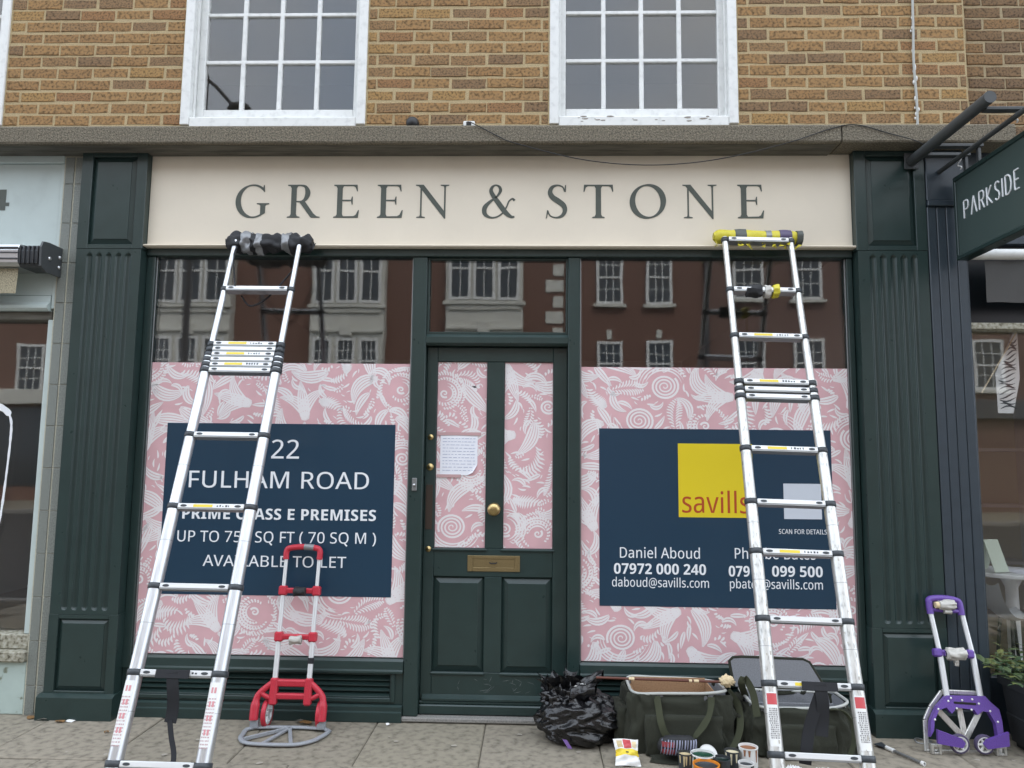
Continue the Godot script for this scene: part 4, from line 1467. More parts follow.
func print_stroke(st: SurfaceTool, pts: Array, w: float, z: float, taper := true) -> void:
	var wid := []
	var n := pts.size()
	for i in n:
		var k := float(i) / (n - 1)
		wid.append(w * (clampf(sin(PI * clampf(k * 0.94 + 0.03, 0, 1)) * 1.6, 0.0, 1.0) if taper else 1.0))
	line_in(st, pts, wid, z)

# a leaf of long lines running from stalk to tip
func leaf(st: SurfaceTool, o: Vector2, ang: float, L: float, W: float, bend: float, z: float) -> void:
	var n := maxi(1, int(round(W / 0.0155)))
	for k in n:
		var s := (k + 0.5) / n * 2.0 - 1.0
		var pts := []
		var wid := []
		for i in 10:
			var t := i / 9.0
			var prof := pow(sin(PI * pow(0.03 + t * 0.94, 0.75)), 0.85)
			var a := ang + bend * (t - 0.5)
			pts.append(o + Vector2(cos(a), sin(a)) * L * (t - 0.5) + Vector2(-sin(a), cos(a)) * s * W / 2.0 * prof)
			wid.append(W / n * 0.74 * prof)
		line_in(st, pts, wid, z)

# a curl: an open spiral whose tail sweeps away, echoed by a few arcs
func curl(st: SurfaceTool, o: Vector2, R: float, turn: float, z: float, dir := 1.0) -> void:
	var turns := clampf(R / 0.021, 1.2, 3.6)
	var pts := []
	var wid := []
	var n := int(turns * 22)
	for i in n + 1:
		var t := float(i) / n
		var a := turn + dir * t * turns * TAU
		pts.append(o + Vector2(cos(a), sin(a) * 0.9) * R * (0.05 + 0.95 * pow(t, 0.9)))
		wid.append(0.006 + 0.007 * t)
	line_in(st, pts, wid, z)
	for k in 4:
		pts = []
		wid = []
		var rr := R * 1.0 + 0.020 + k * 0.0165
		for i in 18:
			var a := turn + dir * (TAU * turns + i * 0.16 - 0.5 + k * 0.12)
			pts.append(o + Vector2(cos(a), sin(a) * 0.9) * rr * (1.0 + i * 0.006))
			wid.append(0.0105 * sin(PI * (0.04 + 0.92 * i / 17.0)))
		line_in(st, pts, wid, z + 0.00002)

# a wing: close slanting strokes on one side of a curved spine
func wing(st: SurfaceTool, o: Vector2, ang: float, L: float, W: float, bend: float, z: float) -> void:
	var n := maxi(4, int(L / 0.0150))
	for i in n:
		var t := (i + 0.5) / n
		var a := ang + bend * (t - 0.5)
		var p := o + Vector2(cos(a), sin(a)) * L * (t - 0.5)
		var w := W * pow(sin(PI * (0.08 + 0.88 * t)), 0.7)
		var sl := 1.25
		var d := Vector2(cos(a + sl), sin(a + sl))
		var q := p + d * w
		var m := (p + q) / 2.0 + Vector2(cos(a), sin(a)) * w * 0.16
		var l := L / n
		print_stroke(st, [p, p.lerp(m, 0.6), m, m.lerp(q, 0.5), q], l * 0.70, z)

# a bloom: hatched rings broken into arcs about a small curl
func bloom(st: SurfaceTool, o: Vector2, R: float, turn: float, z: float) -> void:
	curl(st, o, R * 0.20, turn, z, 1.0)
	for j in 3:
		var r0 := R * (0.40 + 0.21 * j)
		var wd := R * 0.165
		var a0 := turn + j * 1.1
		var span := 3.4 + rng.randf() * 1.6
		var n := int(span * r0 / 0.0150)
		for i in n:
			var t := (i + 0.5) / n
			var a := a0 + span * t
			var w := wd * pow(sin(PI * (0.1 + 0.85 * t)), 0.6)
			var d := Vector2(cos(a), sin(a))
			var e := Vector2(cos(a + 0.10), sin(a + 0.10))
			print_stroke(st, [o + d * r0, o + d.lerp(e, 0.3) * (r0 + w * 0.5), o + e * (r0 + w)], 0.0094, z + 0.00003 * (j + 1), false)

# a feather: short strokes off a curved spine
func feather(st: SurfaceTool, o: Vector2, ang: float, L: float, W: float, bend: float, z: float) -> void:
	var n := maxi(5, int(L / 0.0150))
	for i in n:
		var t := (i + 0.5) / n
		var a := ang + bend * (t - 0.5)
		var p := o + Vector2(cos(a), sin(a)) * L * (t - 0.5)
		for s in [-1.0, 1.0]:
			var w := W * (0.25 + 0.75 * sin(PI * t))
			var q := p + Vector2(cos(a + s * 1.05), sin(a + s * 1.05)) * w * 0.55
			var m := (p + q) / 2.0 + Vector2(cos(a), sin(a)) * w * 0.08
			print_stroke(st, [p.lerp(q, 0.12), p.lerp(m, 0.6), m, m.lerp(q, 0.6), q], 0.0085, z)

func vinyl_pattern(rect: Rect2, hide: Rect2, z: float, sd: int) -> SurfaceTool:
	var keep := rng.state
	rng.seed = sd
	clip = rect
	var st := S()
	var placed := []
	var area := rect.size.x * rect.size.y
	var zi := 0
	for pass_ in [[0.135, 70], [0.085, 420], [0.055, 1500], [0.034, 4600], [0.020, 3600], [0.011, 1500]]:
		var r: float = pass_[0]
		for k in int(pass_[1] * area / 2.6):
			var p := Vector2(rng.randf_range(rect.position.x - r * 0.6, rect.end.x + r * 0.6), rng.randf_range(rect.position.y - r * 0.6, rect.end.y + r * 0.6))
			if hide.size.x > 0 and hide.grow(-r * 1.2).has_point(p):
				continue
			var ok := true
			for q in placed:
				if p.distance_to(q[0]) < (r + q[1]) * 0.70:
					ok = false
					break
			if not ok:
				continue
			placed.append([p, r])
			zi += 1
			var zz := z + (zi % 9) * 0.00008
			# growth follows broad swirls
			var ang := 2.4 * sin(p.x * 3.1 + sd) + 2.0 * cos(p.y * 2.7 + p.x) + rng.randf_range(-0.6, 0.6)
			var bend := rng.randf_range(-1.15, 1.15)
			var d := rng.randf()
			var flip := 1.0 if rng.randf() < 0.5 else -1.0
			if r > 0.1:
				if d < 0.35:
					bloom(st, p, r, rng.randf() * TAU, zz)
				elif d < 0.88:
					# a spray of three long leaves
					for q in 3:
						var aq := ang + (q - 1) * 0.75
						leaf(st, p + Vector2(cos(aq), sin(aq)) * r * 0.35, aq, r * 1.7, r * 0.55, (q - 1) * 0.7, zz + q * 0.00002)
				else:
					curl(st, p, r * 0.60, rng.randf() * TAU, zz, flip)
			elif r > 0.06:
				if d < 0.08:
					curl(st, p, r * 0.55, rng.randf() * TAU, zz, flip)
				elif d < 0.60:
					leaf(st, p, ang, r * 2.7, r * 0.95, bend * 1.2, zz)
				elif d < 0.85:
					wing(st, p - Vector2(-sin(ang), cos(ang)) * r * 0.4, ang, r * 2.1, r * 1.0, bend, zz)
				else:
					feather(st, p, ang, r * 2.2, r * 1.2, bend, zz)
			elif r > 0.03:
				if d < 0.6:
					leaf(st, p, ang, r * 2.8, r * 0.9, bend * 1.2, zz)
				elif d < 0.85:
					wing(st, p - Vector2(-sin(ang), cos(ang)) * r * 0.35, ang, r * 2.1, r * 0.9, bend, zz)
				else:
					feather(st, p, ang, r * 2.2, r * 1.1, bend, zz)
			else:
				leaf(st, p, ang, r * 2.5, r * 0.75, bend * 0.5, zz)
	rng.state = keep
	return st

func film(label: String, x0: float, x1: float, y0: float, y1: float, z: float, hide: Rect2, sd: int) -> Node3D:
	var t := thing("window_vinyl", label, "window vinyl", Vector3((x0 + x1) / 2, y0, z))
	var st := S()
	bx(st, x0, x1, y0, y1, z, z + 0.0006)
	obj("film", st, M.pink, t)
	var pt := obj("printed_pattern", vinyl_pattern(Rect2(x0 + 0.001, y0 + 0.001, x1 - x0 - 0.002, y1 - y0 - 0.002), hide, z + 0.0011, sd), M.printwhite, t)
	pt.set_meta("kind", "stuff")
	return t

func make_graphics() -> void:
	var z := 0.0045
	var a := film("pink patterned window film with a navy premises to let panel", -2.032, -0.495, 0.338, 2.008, z, Rect2(-1.915, 0.67, 1.34, 0.98), 71)
	var st := S()
	bx(st, -1.918, -0.572, 0.668, 1.650, z + 0.0006, z + 0.0026)
	obj("navy_panel", st, M.navy, a)
	var zt := z + 0.0030
	words("22", a, M.textwhite, -1.295, -1.132, 1.448, 0.108, zt)
	words("FULHAM ROAD", a, M.textwhite, -1.772, -0.718, 1.276, 0.096, zt)
	words("PRIME CLASS E PREMISES", a, M.textwhite, -1.80, -0.671, 1.096, 0.062, zt, true)
	words("UP TO 753 SQ FT ( 70 SQ M )", a, M.textwhite, -1.822, -0.667, 0.966, 0.062, zt)
	words("AVAILABLE TO LET", a, M.textwhite, -1.665, -0.835, 0.829, 0.062, zt)
	var b := film("pink patterned window film with a navy and yellow letting agent panel", 0.508, 2.040, 0.338, 1.998, z, Rect2(0.612, 0.64, 1.32, 1.0), 72)
	st = S()
	bx(st, 0.611, 1.932, 0.641, 1.641, z + 0.0006, z + 0.0026)
	obj("navy_panel", st, M.navy, b)
	st = S()
	bx(st, 1.062, 1.484, 1.140, 1.558, z + 0.0026, z + 0.0036)
	obj("yellow_square", st, M.yellow, b)
	words("savills", b, M.redprint, 1.082, 1.462, 1.166, 0.118, z + 0.0040)
	st = S()
	bx(st, 1.656, 1.868, 1.137, 1.336, z + 0.0026, z + 0.0034)
	obj("pale_square", st, mat("palesquare", 0.58, 0.62, 0.68, 0.4), b)
	words("SCAN FOR DETAILS", b, M.textwhite, 1.624, 1.893, 1.054, 0.026, zt)
	words("Daniel Aboud", b, M.textwhite, 0.727, 1.178, 0.909, 0.058, zt)
	words("07972 000 240", b, M.textwhite, 0.693, 1.211, 0.820, 0.058, zt, true)
	words("daboud@savills.com", b, M.textwhite, 0.682, 1.226, 0.749, 0.050, zt)
	words("Phoebe Bates", b, M.textwhite, 1.374, 1.826, 0.913, 0.058, zt)
	words("079", b, M.textwhite, 1.338, 1.455, 0.814, 0.058, zt, true)
	words("099 500", b, M.textwhite, 1.580, 1.862, 0.817, 0.058, zt, true)
	words("pbates@savills.com", b, M.textwhite, 1.343, 1.860, 0.749, 0.050, zt)
	var zd := -0.035 - 0.0155
	film("narrow pink patterned film on the door pane behind the handwritten notice", -0.3365, -0.0455, 0.946, 2.028, zd, Rect2(), 73)
	film("narrow pink patterned film on the door pane without a notice", 0.0615, 0.3445, 0.946, 2.028, zd, Rect2(), 74)
	# handwritten notice
	var n := thing("notice", "handwritten white paper notice taped to the pink door pane", "notice", Vector3(-0.205, 1.362, zd + 0.004))
	st = S()
	var f := func(u: float, v: float) -> Vector3:
		var x := lerpf(-0.314, -0.095, u)
		var y := lerpf(1.362, 1.600, v)
		var c := maxf(0.0, u - v - 0.74)
		return Vector3(x - c * 0.10, y + c * 0.06, zd + 0.004 + c * 0.05 + 0.0015 * sin(u * 4.0))
	sheet(st, 24, 24, f)
	obj("sheet", st, M.paper, n)
	st = S()
	for k in 11:
		var y := 1.575 - k * 0.0185
		var x := -0.300
		while x < -0.12:
			var w := rng.randf_range(0.008, 0.03)
			bx(st, x, minf(x + w, -0.108), y - 0.0012, y + 0.0012, zd + 0.0062, zd + 0.0066)
			x += w + rng.randf_range(0.004, 0.01)
	obj("handwriting", st, M.ink, n)
	st = S()
	bx(st, -0.332, -0.075, 1.594, 1.612, zd + 0.0068, zd + 0.0074)
	bx(st, -0.332, -0.19, 1.348, 1.366, zd + 0.0068, zd + 0.0074)
	obj("tape", st, mat("tape", 0.52, 0.33, 0.33, 0.3), n)

# ---------------------------------------------------------------- wires and fittings on the wall
func make_wires() -> void:
	var t := thing("alarm_sensor", "small black sensor on the brick wall over the ledge", "sensor", Vector3(-0.512, 3.44, 0.02))
	var st := S()
	lathe(st, [Vector2(0.038, 0.0), Vector2(0.038, 0.03), Vector2(0.030, 0.045), Vector2(0, 0.05)], 20, Transform3D(Basis.from_euler(Vector3(PI / 2, 0, 0)), Vector3(-0.512, 3.468, 0.024)))
	obj("housing", st, M.black, t)
	st = S()
	bx(st, -0.545, -0.478, 3.43, 3.45, 0.0225, 0.05, 0.004)
	obj("bracket", st, M.black, t)
	t = thing("junction_box", "little white junction box on the bricks near the black sensor", "junction box", Vector3(-0.165, 3.43, 0.02))
	st = S()
	bx(st, -0.205, -0.135, 3.425, 3.478, 0.0225, 0.055, 0.005)
	obj("housing", st, M.white, t)
	st = S()
	bx(st, -0.185, -0.155, 3.44, 3.47, 0.0552, 0.064, 0.003)
	obj("gland", st, M.black, t)
	st = S()
	tube(st, catmull([Vector3(-0.478, 3.455, 0.04), Vector3(-0.42, 3.432, 0.045), Vector3(-0.33, 3.438, 0.034), Vector3(-0.26, 3.443, 0.032), Vector3(-0.2, 3.452, 0.05)], 6), 0.0045, 6)
	var c := obj("cable", st, M.black, self)
	tag(c, "short black cable joining the sensor to the white box", "cable")
	st = S()
	var p := []
	for q in [[-0.17, 3.45, 0.06], [-0.147, 3.392, 0.215], [0.02, 3.30, 0.226], [0.096, 3.265, 0.229], [0.371, 3.187, 0.232], [0.598, 3.145, 0.232], [0.853, 3.127, 0.232], [1.107, 3.139, 0.232], [1.361, 3.18, 0.232], [1.672, 3.262, 0.229], [1.91, 3.344, 0.226], [2.051, 3.366, 0.226], [2.233, 3.314, 0.226], [2.398, 3.262, 0.226], [2.52, 3.225, 0.14]]:
		p.append(Vector3(q[0], q[1], q[2]))
	tube(st, catmull(p, 6), 0.0028, 6)
	c = obj("cable", st, M.black, self)
	tag(c, "long black cable sagging from the ledge across the cream sign", "cable")
	t = thing("wall_cable", "grey upright cable stuck to the bricks with lumps of white sealant", "cable", Vector3(2.5, 3.4, 0.03))
	st = S()
	tube(st, catmull([Vector3(2.493, 3.40, 0.034), Vector3(2.497, 3.60, 0.032), Vector3(2.490, 3.85, 0.033), Vector3(2.498, 4.1, 0.032), Vector3(2.503, 4.5, 0.033), Vector3(2.50, 5.5, 0.033)], 8), 0.0075, 8)
	obj("sheath", st, M.piping, t)
	st = S()
	for k in 20:
		var y := 3.40 + pow(rng.randf(), 1.6) * 1.0
		var s := rng.randf_range(0.005, 0.012)
		var tf := Transform3D(Basis.from_euler(Vector3(rng.randf() * 6, rng.randf() * 6, rng.randf() * 6)).scaled(Vector3(0.8, rng.randf_range(1, 2.2), 0.7)), Vector3(2.494 + rng.randf_range(-0.012, 0.012), y, 0.03))
		lathe(st, [Vector2(0, -s), Vector2(s * 0.8, -s * 0.5), Vector2(s, 0.1 * s), Vector2(s * 0.6, s * 0.8), Vector2(0, s)], 7, tf)
	obj("sealant", st, M.stickwhite, t)

# ---------------------------------------------------------------- projecting sign
func make_projecting_sign() -> void:
	var t := thing("projecting_sign", "dark green sign box with white lettering standing out from the wall on tubes", "sign", Vector3(2.64, 2.6, 0.11))
	var X := 2.614
	var st := S()
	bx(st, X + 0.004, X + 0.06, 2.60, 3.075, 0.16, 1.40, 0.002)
	obj("panel", st, M.skysheengreen, t)
	st = S()
	bx(st, X - 0.004, X + 0.066, 2.597, 2.620, 0.155, 1.405, 0.003)
	bx(st, X - 0.004, X + 0.066, 3.052, 3.078, 0.155, 1.405, 0.003)
	bx(st, X - 0.0036, X + 0.0656, 2.6205, 3.0515, 0.155, 0.175, 0.003)
	bx(st, X - 0.0036, X + 0.0656, 2.6205, 3.0515, 1.385, 1.405, 0.003)
	obj("frame", st, M.green, t)
	# thin letters, reading outwards from the wall; the A has no bar
	var strokes := {
		"P": [[[0, 0], [0, 1], [0.42, 1], [0.56, 0.9], [0.58, 0.75], [0.56, 0.6], [0.42, 0.5], [0.06, 0.5]]],
		"A": [[[0, 0], [0.35, 1], [0.70, 0]]],
		"R": [[[0, 0], [0, 1], [0.42, 1], [0.56, 0.9], [0.58, 0.75], [0.56, 0.6], [0.42, 0.5], [0.06, 0.5]], [[0.30, 0.5], [0.60, 0]]],
		"K": [[[0, 0], [0, 1]], [[0.55, 1], [0.06, 0.48], [0.60, 0]]],
		"S": [[[0.52, 0.86], [0.40, 0.98], [0.18, 0.98], [0.06, 0.84], [0.08, 0.64], [0.28, 0.52], [0.46, 0.40], [0.52, 0.22], [0.42, 0.04], [0.18, 0.01], [0.02, 0.14]]],
		"I": [[[0, 0], [0, 1]]],
		"D": [[[0.05, 0], [0, 0], [0, 1], [0.30, 1], [0.54, 0.85], [0.64, 0.5], [0.54, 0.15], [0.30, 0], [0.05, 0]]],
		"E": [[[0.48, 1], [0, 1], [0, 0], [0.48, 0]], [[0.05, 0.5], [0.42, 0.5]]],
	}
	var wide := {"P": 0.58, "A": 0.70, "R": 0.60, "K": 0.60, "S": 0.52, "I": 0.0, "D": 0.64, "E": 0.48}
	var cz := 0.242
	for ch in "PARKSIDE":
		st = S()
		for sk in strokes[ch]:
			var pts := []
			for q in sk:
				pts.append(Vector3(X + 0.002, 2.813 + q[1] * 0.098, cz + q[0] * 0.070))
			for i in pts.size() - 1:
				bar3(st, pts[i], pts[i + 1], 0.0072, 0.0072)
		obj("letter", st, M.textwhite, t)
		cz += wide[ch] * 0.070 + 0.0255
	# bearing tubes
	st = S()
	tube(st, [Vector3(2.405, 3.195, 0.119), Vector3(2.405, 3.205, 0.86)], 0.030, 18)
	obj("tube", st, M.darkmetal, t)
	st = S()
	tube(st, [Vector3(2.565, 3.135, 0.11), Vector3(2.565, 3.145, 1.3)], 0.014, 10)
	obj("bar", st, M.darkmetal, t)
	for zz in [0.24, 0.36, 0.78]:
		st = S()
		bx(st, 2.42, 2.66, 3.17, 3.188, zz - 0.02, zz + 0.02, 0.003)
		obj("cross_strap", st, M.darkmetal, t)
		st = S()
		bx(st, 2.632, 2.648, 3.079, 3.169, zz - 0.012, zz + 0.012, 0.002)
		obj("hanger", st, M.darkmetal, t)
	st = S()
	bx(st, 2.365, 2.445, 3.15, 3.245, 0.1085, 0.118, 0.003)
	obj("wall_plate", st, M.darkmetal, t)
	for h in [[0.25, 3.12], [0.735, 3.16]]:
		st = S()
		var p := []
		for k in 14:
			var a := k / 13.0
			p.append(Vector3(2.60, h[1] + 0.04 - a * 0.07, h[0] + 0.018 * sin(a * 9.0)))
		tube(st, p, 0.0035, 6)
		obj("hook", st, M.stickwhite, t)

# ---------------------------------------------------------------- ladders
# part of a cylinder about a rail, front at angle PI/2
func patch(st: SurfaceTool, cx: float, r: float, a0: float, a1: float, y0: float, y1: float) -> void:
	var f := func(u: float, v: float) -> Vector3:
		var a := lerpf(a1, a0, u)
		return Vector3(cx + cos(a) * r, lerpf(y0, y1, v), sin(a) * r)
	sheet(st, 6, 1, f)

func ladder(label: String, T: Vector3, B: Vector3, wid: float, rungs: Array, radii: Array, alu: Material, cluster: Array, bare: int) -> Node3D:
	var t := thing("telescopic_ladder", label, "ladder", B, "telescopic ladders leaning on the cream sign")
	bases[t] = Vector3.ZERO
	var up := (T - B).normalized()
	var xd := (Vector3.RIGHT - up * up.x).normalized()
	t.transform = Transform3D(Basis(xd, up, xd.cross(up)), B)
	var L := T.distance_to(B)
	var cuts := [0.0]
	for y in rungs:
		cuts.append(y)
	cuts.append(L)
	for s in [-1.0, 1.0]:
		var cx: float = s * wid / 2
		for i in cuts.size() - 1:
			var st := S()
			var y0: float = cuts[i] + (0.03 if i == 0 else 0.0)
			tube(st, [Vector3(cx, y0, 0), Vector3(cx, cuts[i + 1], 0)], radii[i], 20)
			var rail := obj("rail", st, alu, t)
			if i > 0 and i < 5:
				st = S()
				var ym: float = lerpf(cuts[i], cuts[i + 1], 0.56)
				tube(st, [Vector3(cx, ym - 0.001, 0), Vector3(cx, ym + 0.001, 0)], radii[i] + 0.0006, 20, false)
				obj("seam", st, M.graymetal, rail)
		# rubber foot
		var ft := S()
		lathe(ft, [Vector2(0, 0), Vector2(radii[0] + 0.006, 0), Vector2(radii[0] + 0.006, 0.045), Vector2(radii[0] + 0.001, 0.05)], 20, Transform3D(Basis(), Vector3(cx, 0, 0)), false)
		obj("foot", ft, M.collar, t)
	for i in rungs.size():
		var y: float = rungs[i]
		var r: float = radii[i]
		if i != bare:
			rung(t, y, wid, r, i % 2 == 1, i)
	for k in cluster:
		rung(t, k[0], wid, k[1], k[2] > 0, int(k[2]))
	return t

func rung(t: Node, y: float, wid: float, r: float, sticker: bool, idx: int) -> void:
	var st := S()
	var hw := wid / 2 - r * 0.9
	bx(st, -hw, hw, y - 0.012, y + 0.012, -0.024, 0.024, 0.003)
	var g := obj("rung", st, M.rung, t)
	for s in [-1.0, 1.0]:
		st = S()
		lathe(st, [Vector2(0, 0.002), Vector2(0.009, 0.002), Vector2(0.010, 0.0)], 14, Transform3D(Basis(Vector3(1.6, 0, 0), Vector3(0, 0, 1), Vector3(0, 0.62, 0)), Vector3(s * (hw - 0.030), y, 0.0242)), false)
		obj("release_button", st, M.collar, g)
	st = S()
	bx(st, -hw + 0.001, hw - 0.001, y - 0.0175, y - 0.0125, -0.022, 0.022, 0.001)
	obj("tread_edge", st, M.graymetal, g)
	if sticker:
		st = S()
		bx(st, -hw * 0.52, 0.01, y - 0.0065, y + 0.0065, 0.024, 0.0248)
		obj("yellow_label", st, M.stickyellow, g)
		st = S()
		for k in 5:
			var x := 0.03 + k * 0.014
			bx(st, x, x + rng.randf_range(0.004, 0.01), y - 0.004, y + rng.randf_range(0.001, 0.006), 0.024, 0.0247)
		obj("label_print", st, M.collar, g).set_meta("kind", "stuff")
	for s in [-1.0, 1.0]:
		st = S()
		var cx: float = s * wid / 2
		lathe(st, [Vector2(r + 0.0005, -0.014), Vector2(r + 0.0035, -0.012), Vector2(r + 0.004, 0.0), Vector2(r + 0.0035, 0.012), Vector2(r * 0.8, 0.014)], 20, Transform3D(Basis(), Vector3(cx, y, 0)))
		box(st, Vector3(cx - s * (r + 0.006), y, 0), Vector3(0.020, 0.026, 0.046), 0.004)
		obj("collar", st, M.collar, g)

# crumpled roll of wrapping lying across the top of a ladder
func roll_shape(st: SurfaceTool, x0: float, x1: float, y: float, z: float, r: float, sd: int, rough: float) -> void:
	var n := FastNoiseLite.new()
	n.seed = sd
	n.frequency = 9.0
	n.fractal_octaves = 2
	var f := func(u: float, v: float) -> Vector3:
		var x := lerpf(x0, x1, u)
		var a := TAU * v
		var e := minf(1.0, minf(u, 1.0 - u) * 14.0 + 0.25)
		var rr := r * sqrt(e) * (1.0 + rough * n.get_noise_3d(x * 1.1, cos(a) * 0.16, sin(a) * 0.16))
		return Vector3(x, y + cos(a) * rr, z + sin(a) * rr)
	sheet(st, 44, 22, f)
	st.set_smooth_group(0)
	for e in [x0, x1]:
		var c := Vector3(e, y, z)
		for k in 22:
			tri_to(st, c, f.call(0.0 if e == x0 else 1.0, k / 22.0), f.call(0.0 if e == x0 else 1.0, (k + 1) / 22.0), Vector3(-1 if e == x0 else 1, 0, 0))
	st.set_smooth_group(-1)

func make_ladders() -> void:
	var T := Vector3(-1.3107, 2.72, 0.165)
	var B := Vector3(-1.330, 0, 1.148)
	var L := T.distance_to(B)
	var radii := [0.0365, 0.0345, 0.0325, 0.0305, 0.0285, 0.0175, 0.0150]
	var rungs := []
	for s in [0.940, 0.816, 0.687, 0.556, 0.427, 0.124]:
		rungs.append((1.0 - s) * L)
	# bunch of pushed together rungs
	var cl := []
	for k in 6:
		cl.append([(1.0 - lerpf(0.300, 0.246, k / 5.0)) * L, 0.027 - k * 0.0016, float(k % 2)])
	var cuts := rungs.duplicate()
	cuts.insert(5, (1.0 - 0.272) * L)
	var t := ladder("aluminium telescopic ladder with a bunch of pushed together rungs and black wrapped top", T, B, 0.376, cuts, [0.0345, 0.0325, 0.0305, 0.0288, 0.0270, 0.0258, 0.0165, 0.0142], M.alu, cl, 5)
	var st := S()
	roll_shape(st, -0.25, 0.255, L - 0.022, -0.026, 0.050, 3, 0.6)
	var pad := obj("black_padding", st, M.blackcloth, t)
	# loose corners
	st = S()
	for q in [[-0.245, 0.01, 0.028], [-0.12, 0.04, 0.03], [0.245, -0.02, 0.03], [0.16, -0.045, 0.03]]:
		var c := Vector3(q[0], L - 0.012 + q[1], -0.03)
		for k in 3:
			var a: Vector3 = c + Vector3(rng.randf_range(-1, 1), rng.randf_range(-1, 1), rng.randf_range(-0.4, 0.8)) * q[2]
			var b: Vector3 = c + Vector3(rng.randf_range(-1, 1), rng.randf_range(-1, 1), rng.randf_range(-0.4, 0.8)) * q[2]
			tri(st, c, a, b)
			tri(st, c + Vector3(0, 0, -0.002), b, a)
	obj("loose_corner", st, M.blackcloth, pad).set_meta("kind", "stuff")
	for x in [[-0.155, -0.10], [-0.07, -0.035], [0.085, 0.125]]:
		st = S()
		roll_shape(st, x[0] - 0.004, x[1] + 0.004, L - 0.022, -0.026, 0.0535, 3, 0.6)
		obj("duct_tape", st, M.duct, pad)
	st = S()
	tube(st, catmull([Vector3(-0.17, L - 0.03, -0.02), Vector3(-0.165, L - 0.14, 0.03), Vector3(-0.15, L - 0.27, 0.0), Vector3(-0.12, L - 0.35, 0.03)], 5), 0.004, 6)
	tube(st, catmull([Vector3(-0.10, L - 0.38, -0.03), Vector3(-0.04, L - 0.44, -0.04), Vector3(0.05, L - 0.38, -0.04), Vector3(0.16, L - 0.2, -0.04)], 5), 0.005, 6)
	obj("cord", st, M.webbing, pad)
	rail_labels(t, 0.376, [rungs[0], rungs[1]], 0.0325, false)
	hanging_strap(t, rungs[1], -0.01, 0.21, true)
	# second ladder
	T = Vector3(1.4956, 2.72, 0.165)
	B = Vector3(1.4247, 0, 1.146)
	L = T.distance_to(B)
	rungs = []
	for s in [0.911, 0.816, 0.723, 0.619, 0.537, 0.443, 0.222, 0.122]:
		rungs.append((1.0 - s) * L)
	cl = [[(1.0 - 0.345) * L, 0.0255, 0.0], [(1.0 - 0.331) * L, 0.0235, 0.0], [(1.0 - 0.316) * L, 0.0215, 1.0]]
	cuts = rungs.duplicate()
	cuts.insert(6, (1.0 - 0.331) * L)
	t = ladder("paint spattered telescopic ladder with evenly pulled rungs and yellow padded top", T, B, 0.368, cuts, [0.0318, 0.0308, 0.0298, 0.0285, 0.027, 0.0256, 0.0242, 0.0195, 0.018, 0.0165], M.aluworn, cl, 6)
	rung(t, L - 0.018, 0.368, 0.0175, false, 0)
	st = S()
	roll_shape(st, -0.24, 0.245, L + 0.030, -0.03, 0.040, 9, 0.12)
	pad = obj("yellow_padding", st, M.yellowwrap, t)
	for x in [[-0.125, -0.055, "greywrap"], [0.05, 0.085, "duct"], [0.125, 0.20, "purplewrap"], [0.225, 0.262, "greywrap"]]:
		if x[2] == "purplewrap" and not M.has("purplewrap"):
			mat("purplewrap", 0.09, 0.07, 0.14, 0.5)
		st = S()
		roll_shape(st, x[0], x[1], L + 0.030, -0.03, 0.0435, 9, 0.15)
		obj("tape_band", st, M[x[2]], pad)
	st = S()
	for k in 16:
		var x := rng.randf_range(-0.23, 0.23)
		var c := Vector3(x, L - 0.035, 0.0)
		var q := 0.03
		tri(st, c, c + Vector3(rng.randf_range(-q, q), rng.randf_range(-q, 0.01), rng.randf_range(-q, q)), c + Vector3(rng.randf_range(-q, q), rng.randf_range(-q, 0.01), rng.randf_range(-q, q)))
	obj("frayed_cloth", st, M.yellowwrap, pad).set_meta("kind", "stuff")
	# cloths tied round the second rung
	for x in [[-0.10, -0.01, "blackcloth"], [0.0, 0.035, "bubble"], [0.045, 0.08, "yellowwrap"]]:
		st = S()
		roll_shape(st, x[0], x[1], rungs[7] - 0.004, 0.0, 0.033, 4, 0.5)
		obj("tied_cloth", st, M[x[2]], t)
	rail_labels(t, 0.368, [rungs[0], rungs[1]], 0.0308, true)
	hanging_strap(t, rungs[1], 0.02, 0.21, false)
	# paint splashes on the lower rails
	st = S()
	for k in 60:
		var s := -1.0 if rng.randf() < 0.5 else 1.0
		var y := 0.1 + rng.randf() * 1.3
		var r := 0.0325 - 0.0043 * y
		var a := rng.randf_range(0.3, 2.8)
		patch(st, s * 0.184, r + 0.0009, a, a + rng.randf_range(0.05, 0.22), y, y + rng.randf_range(0.002, 0.02))
	obj("paint_splash", st, mat("drypaint", 0.45, 0.42, 0.36, 0.7), t).set_meta("kind", "stuff")

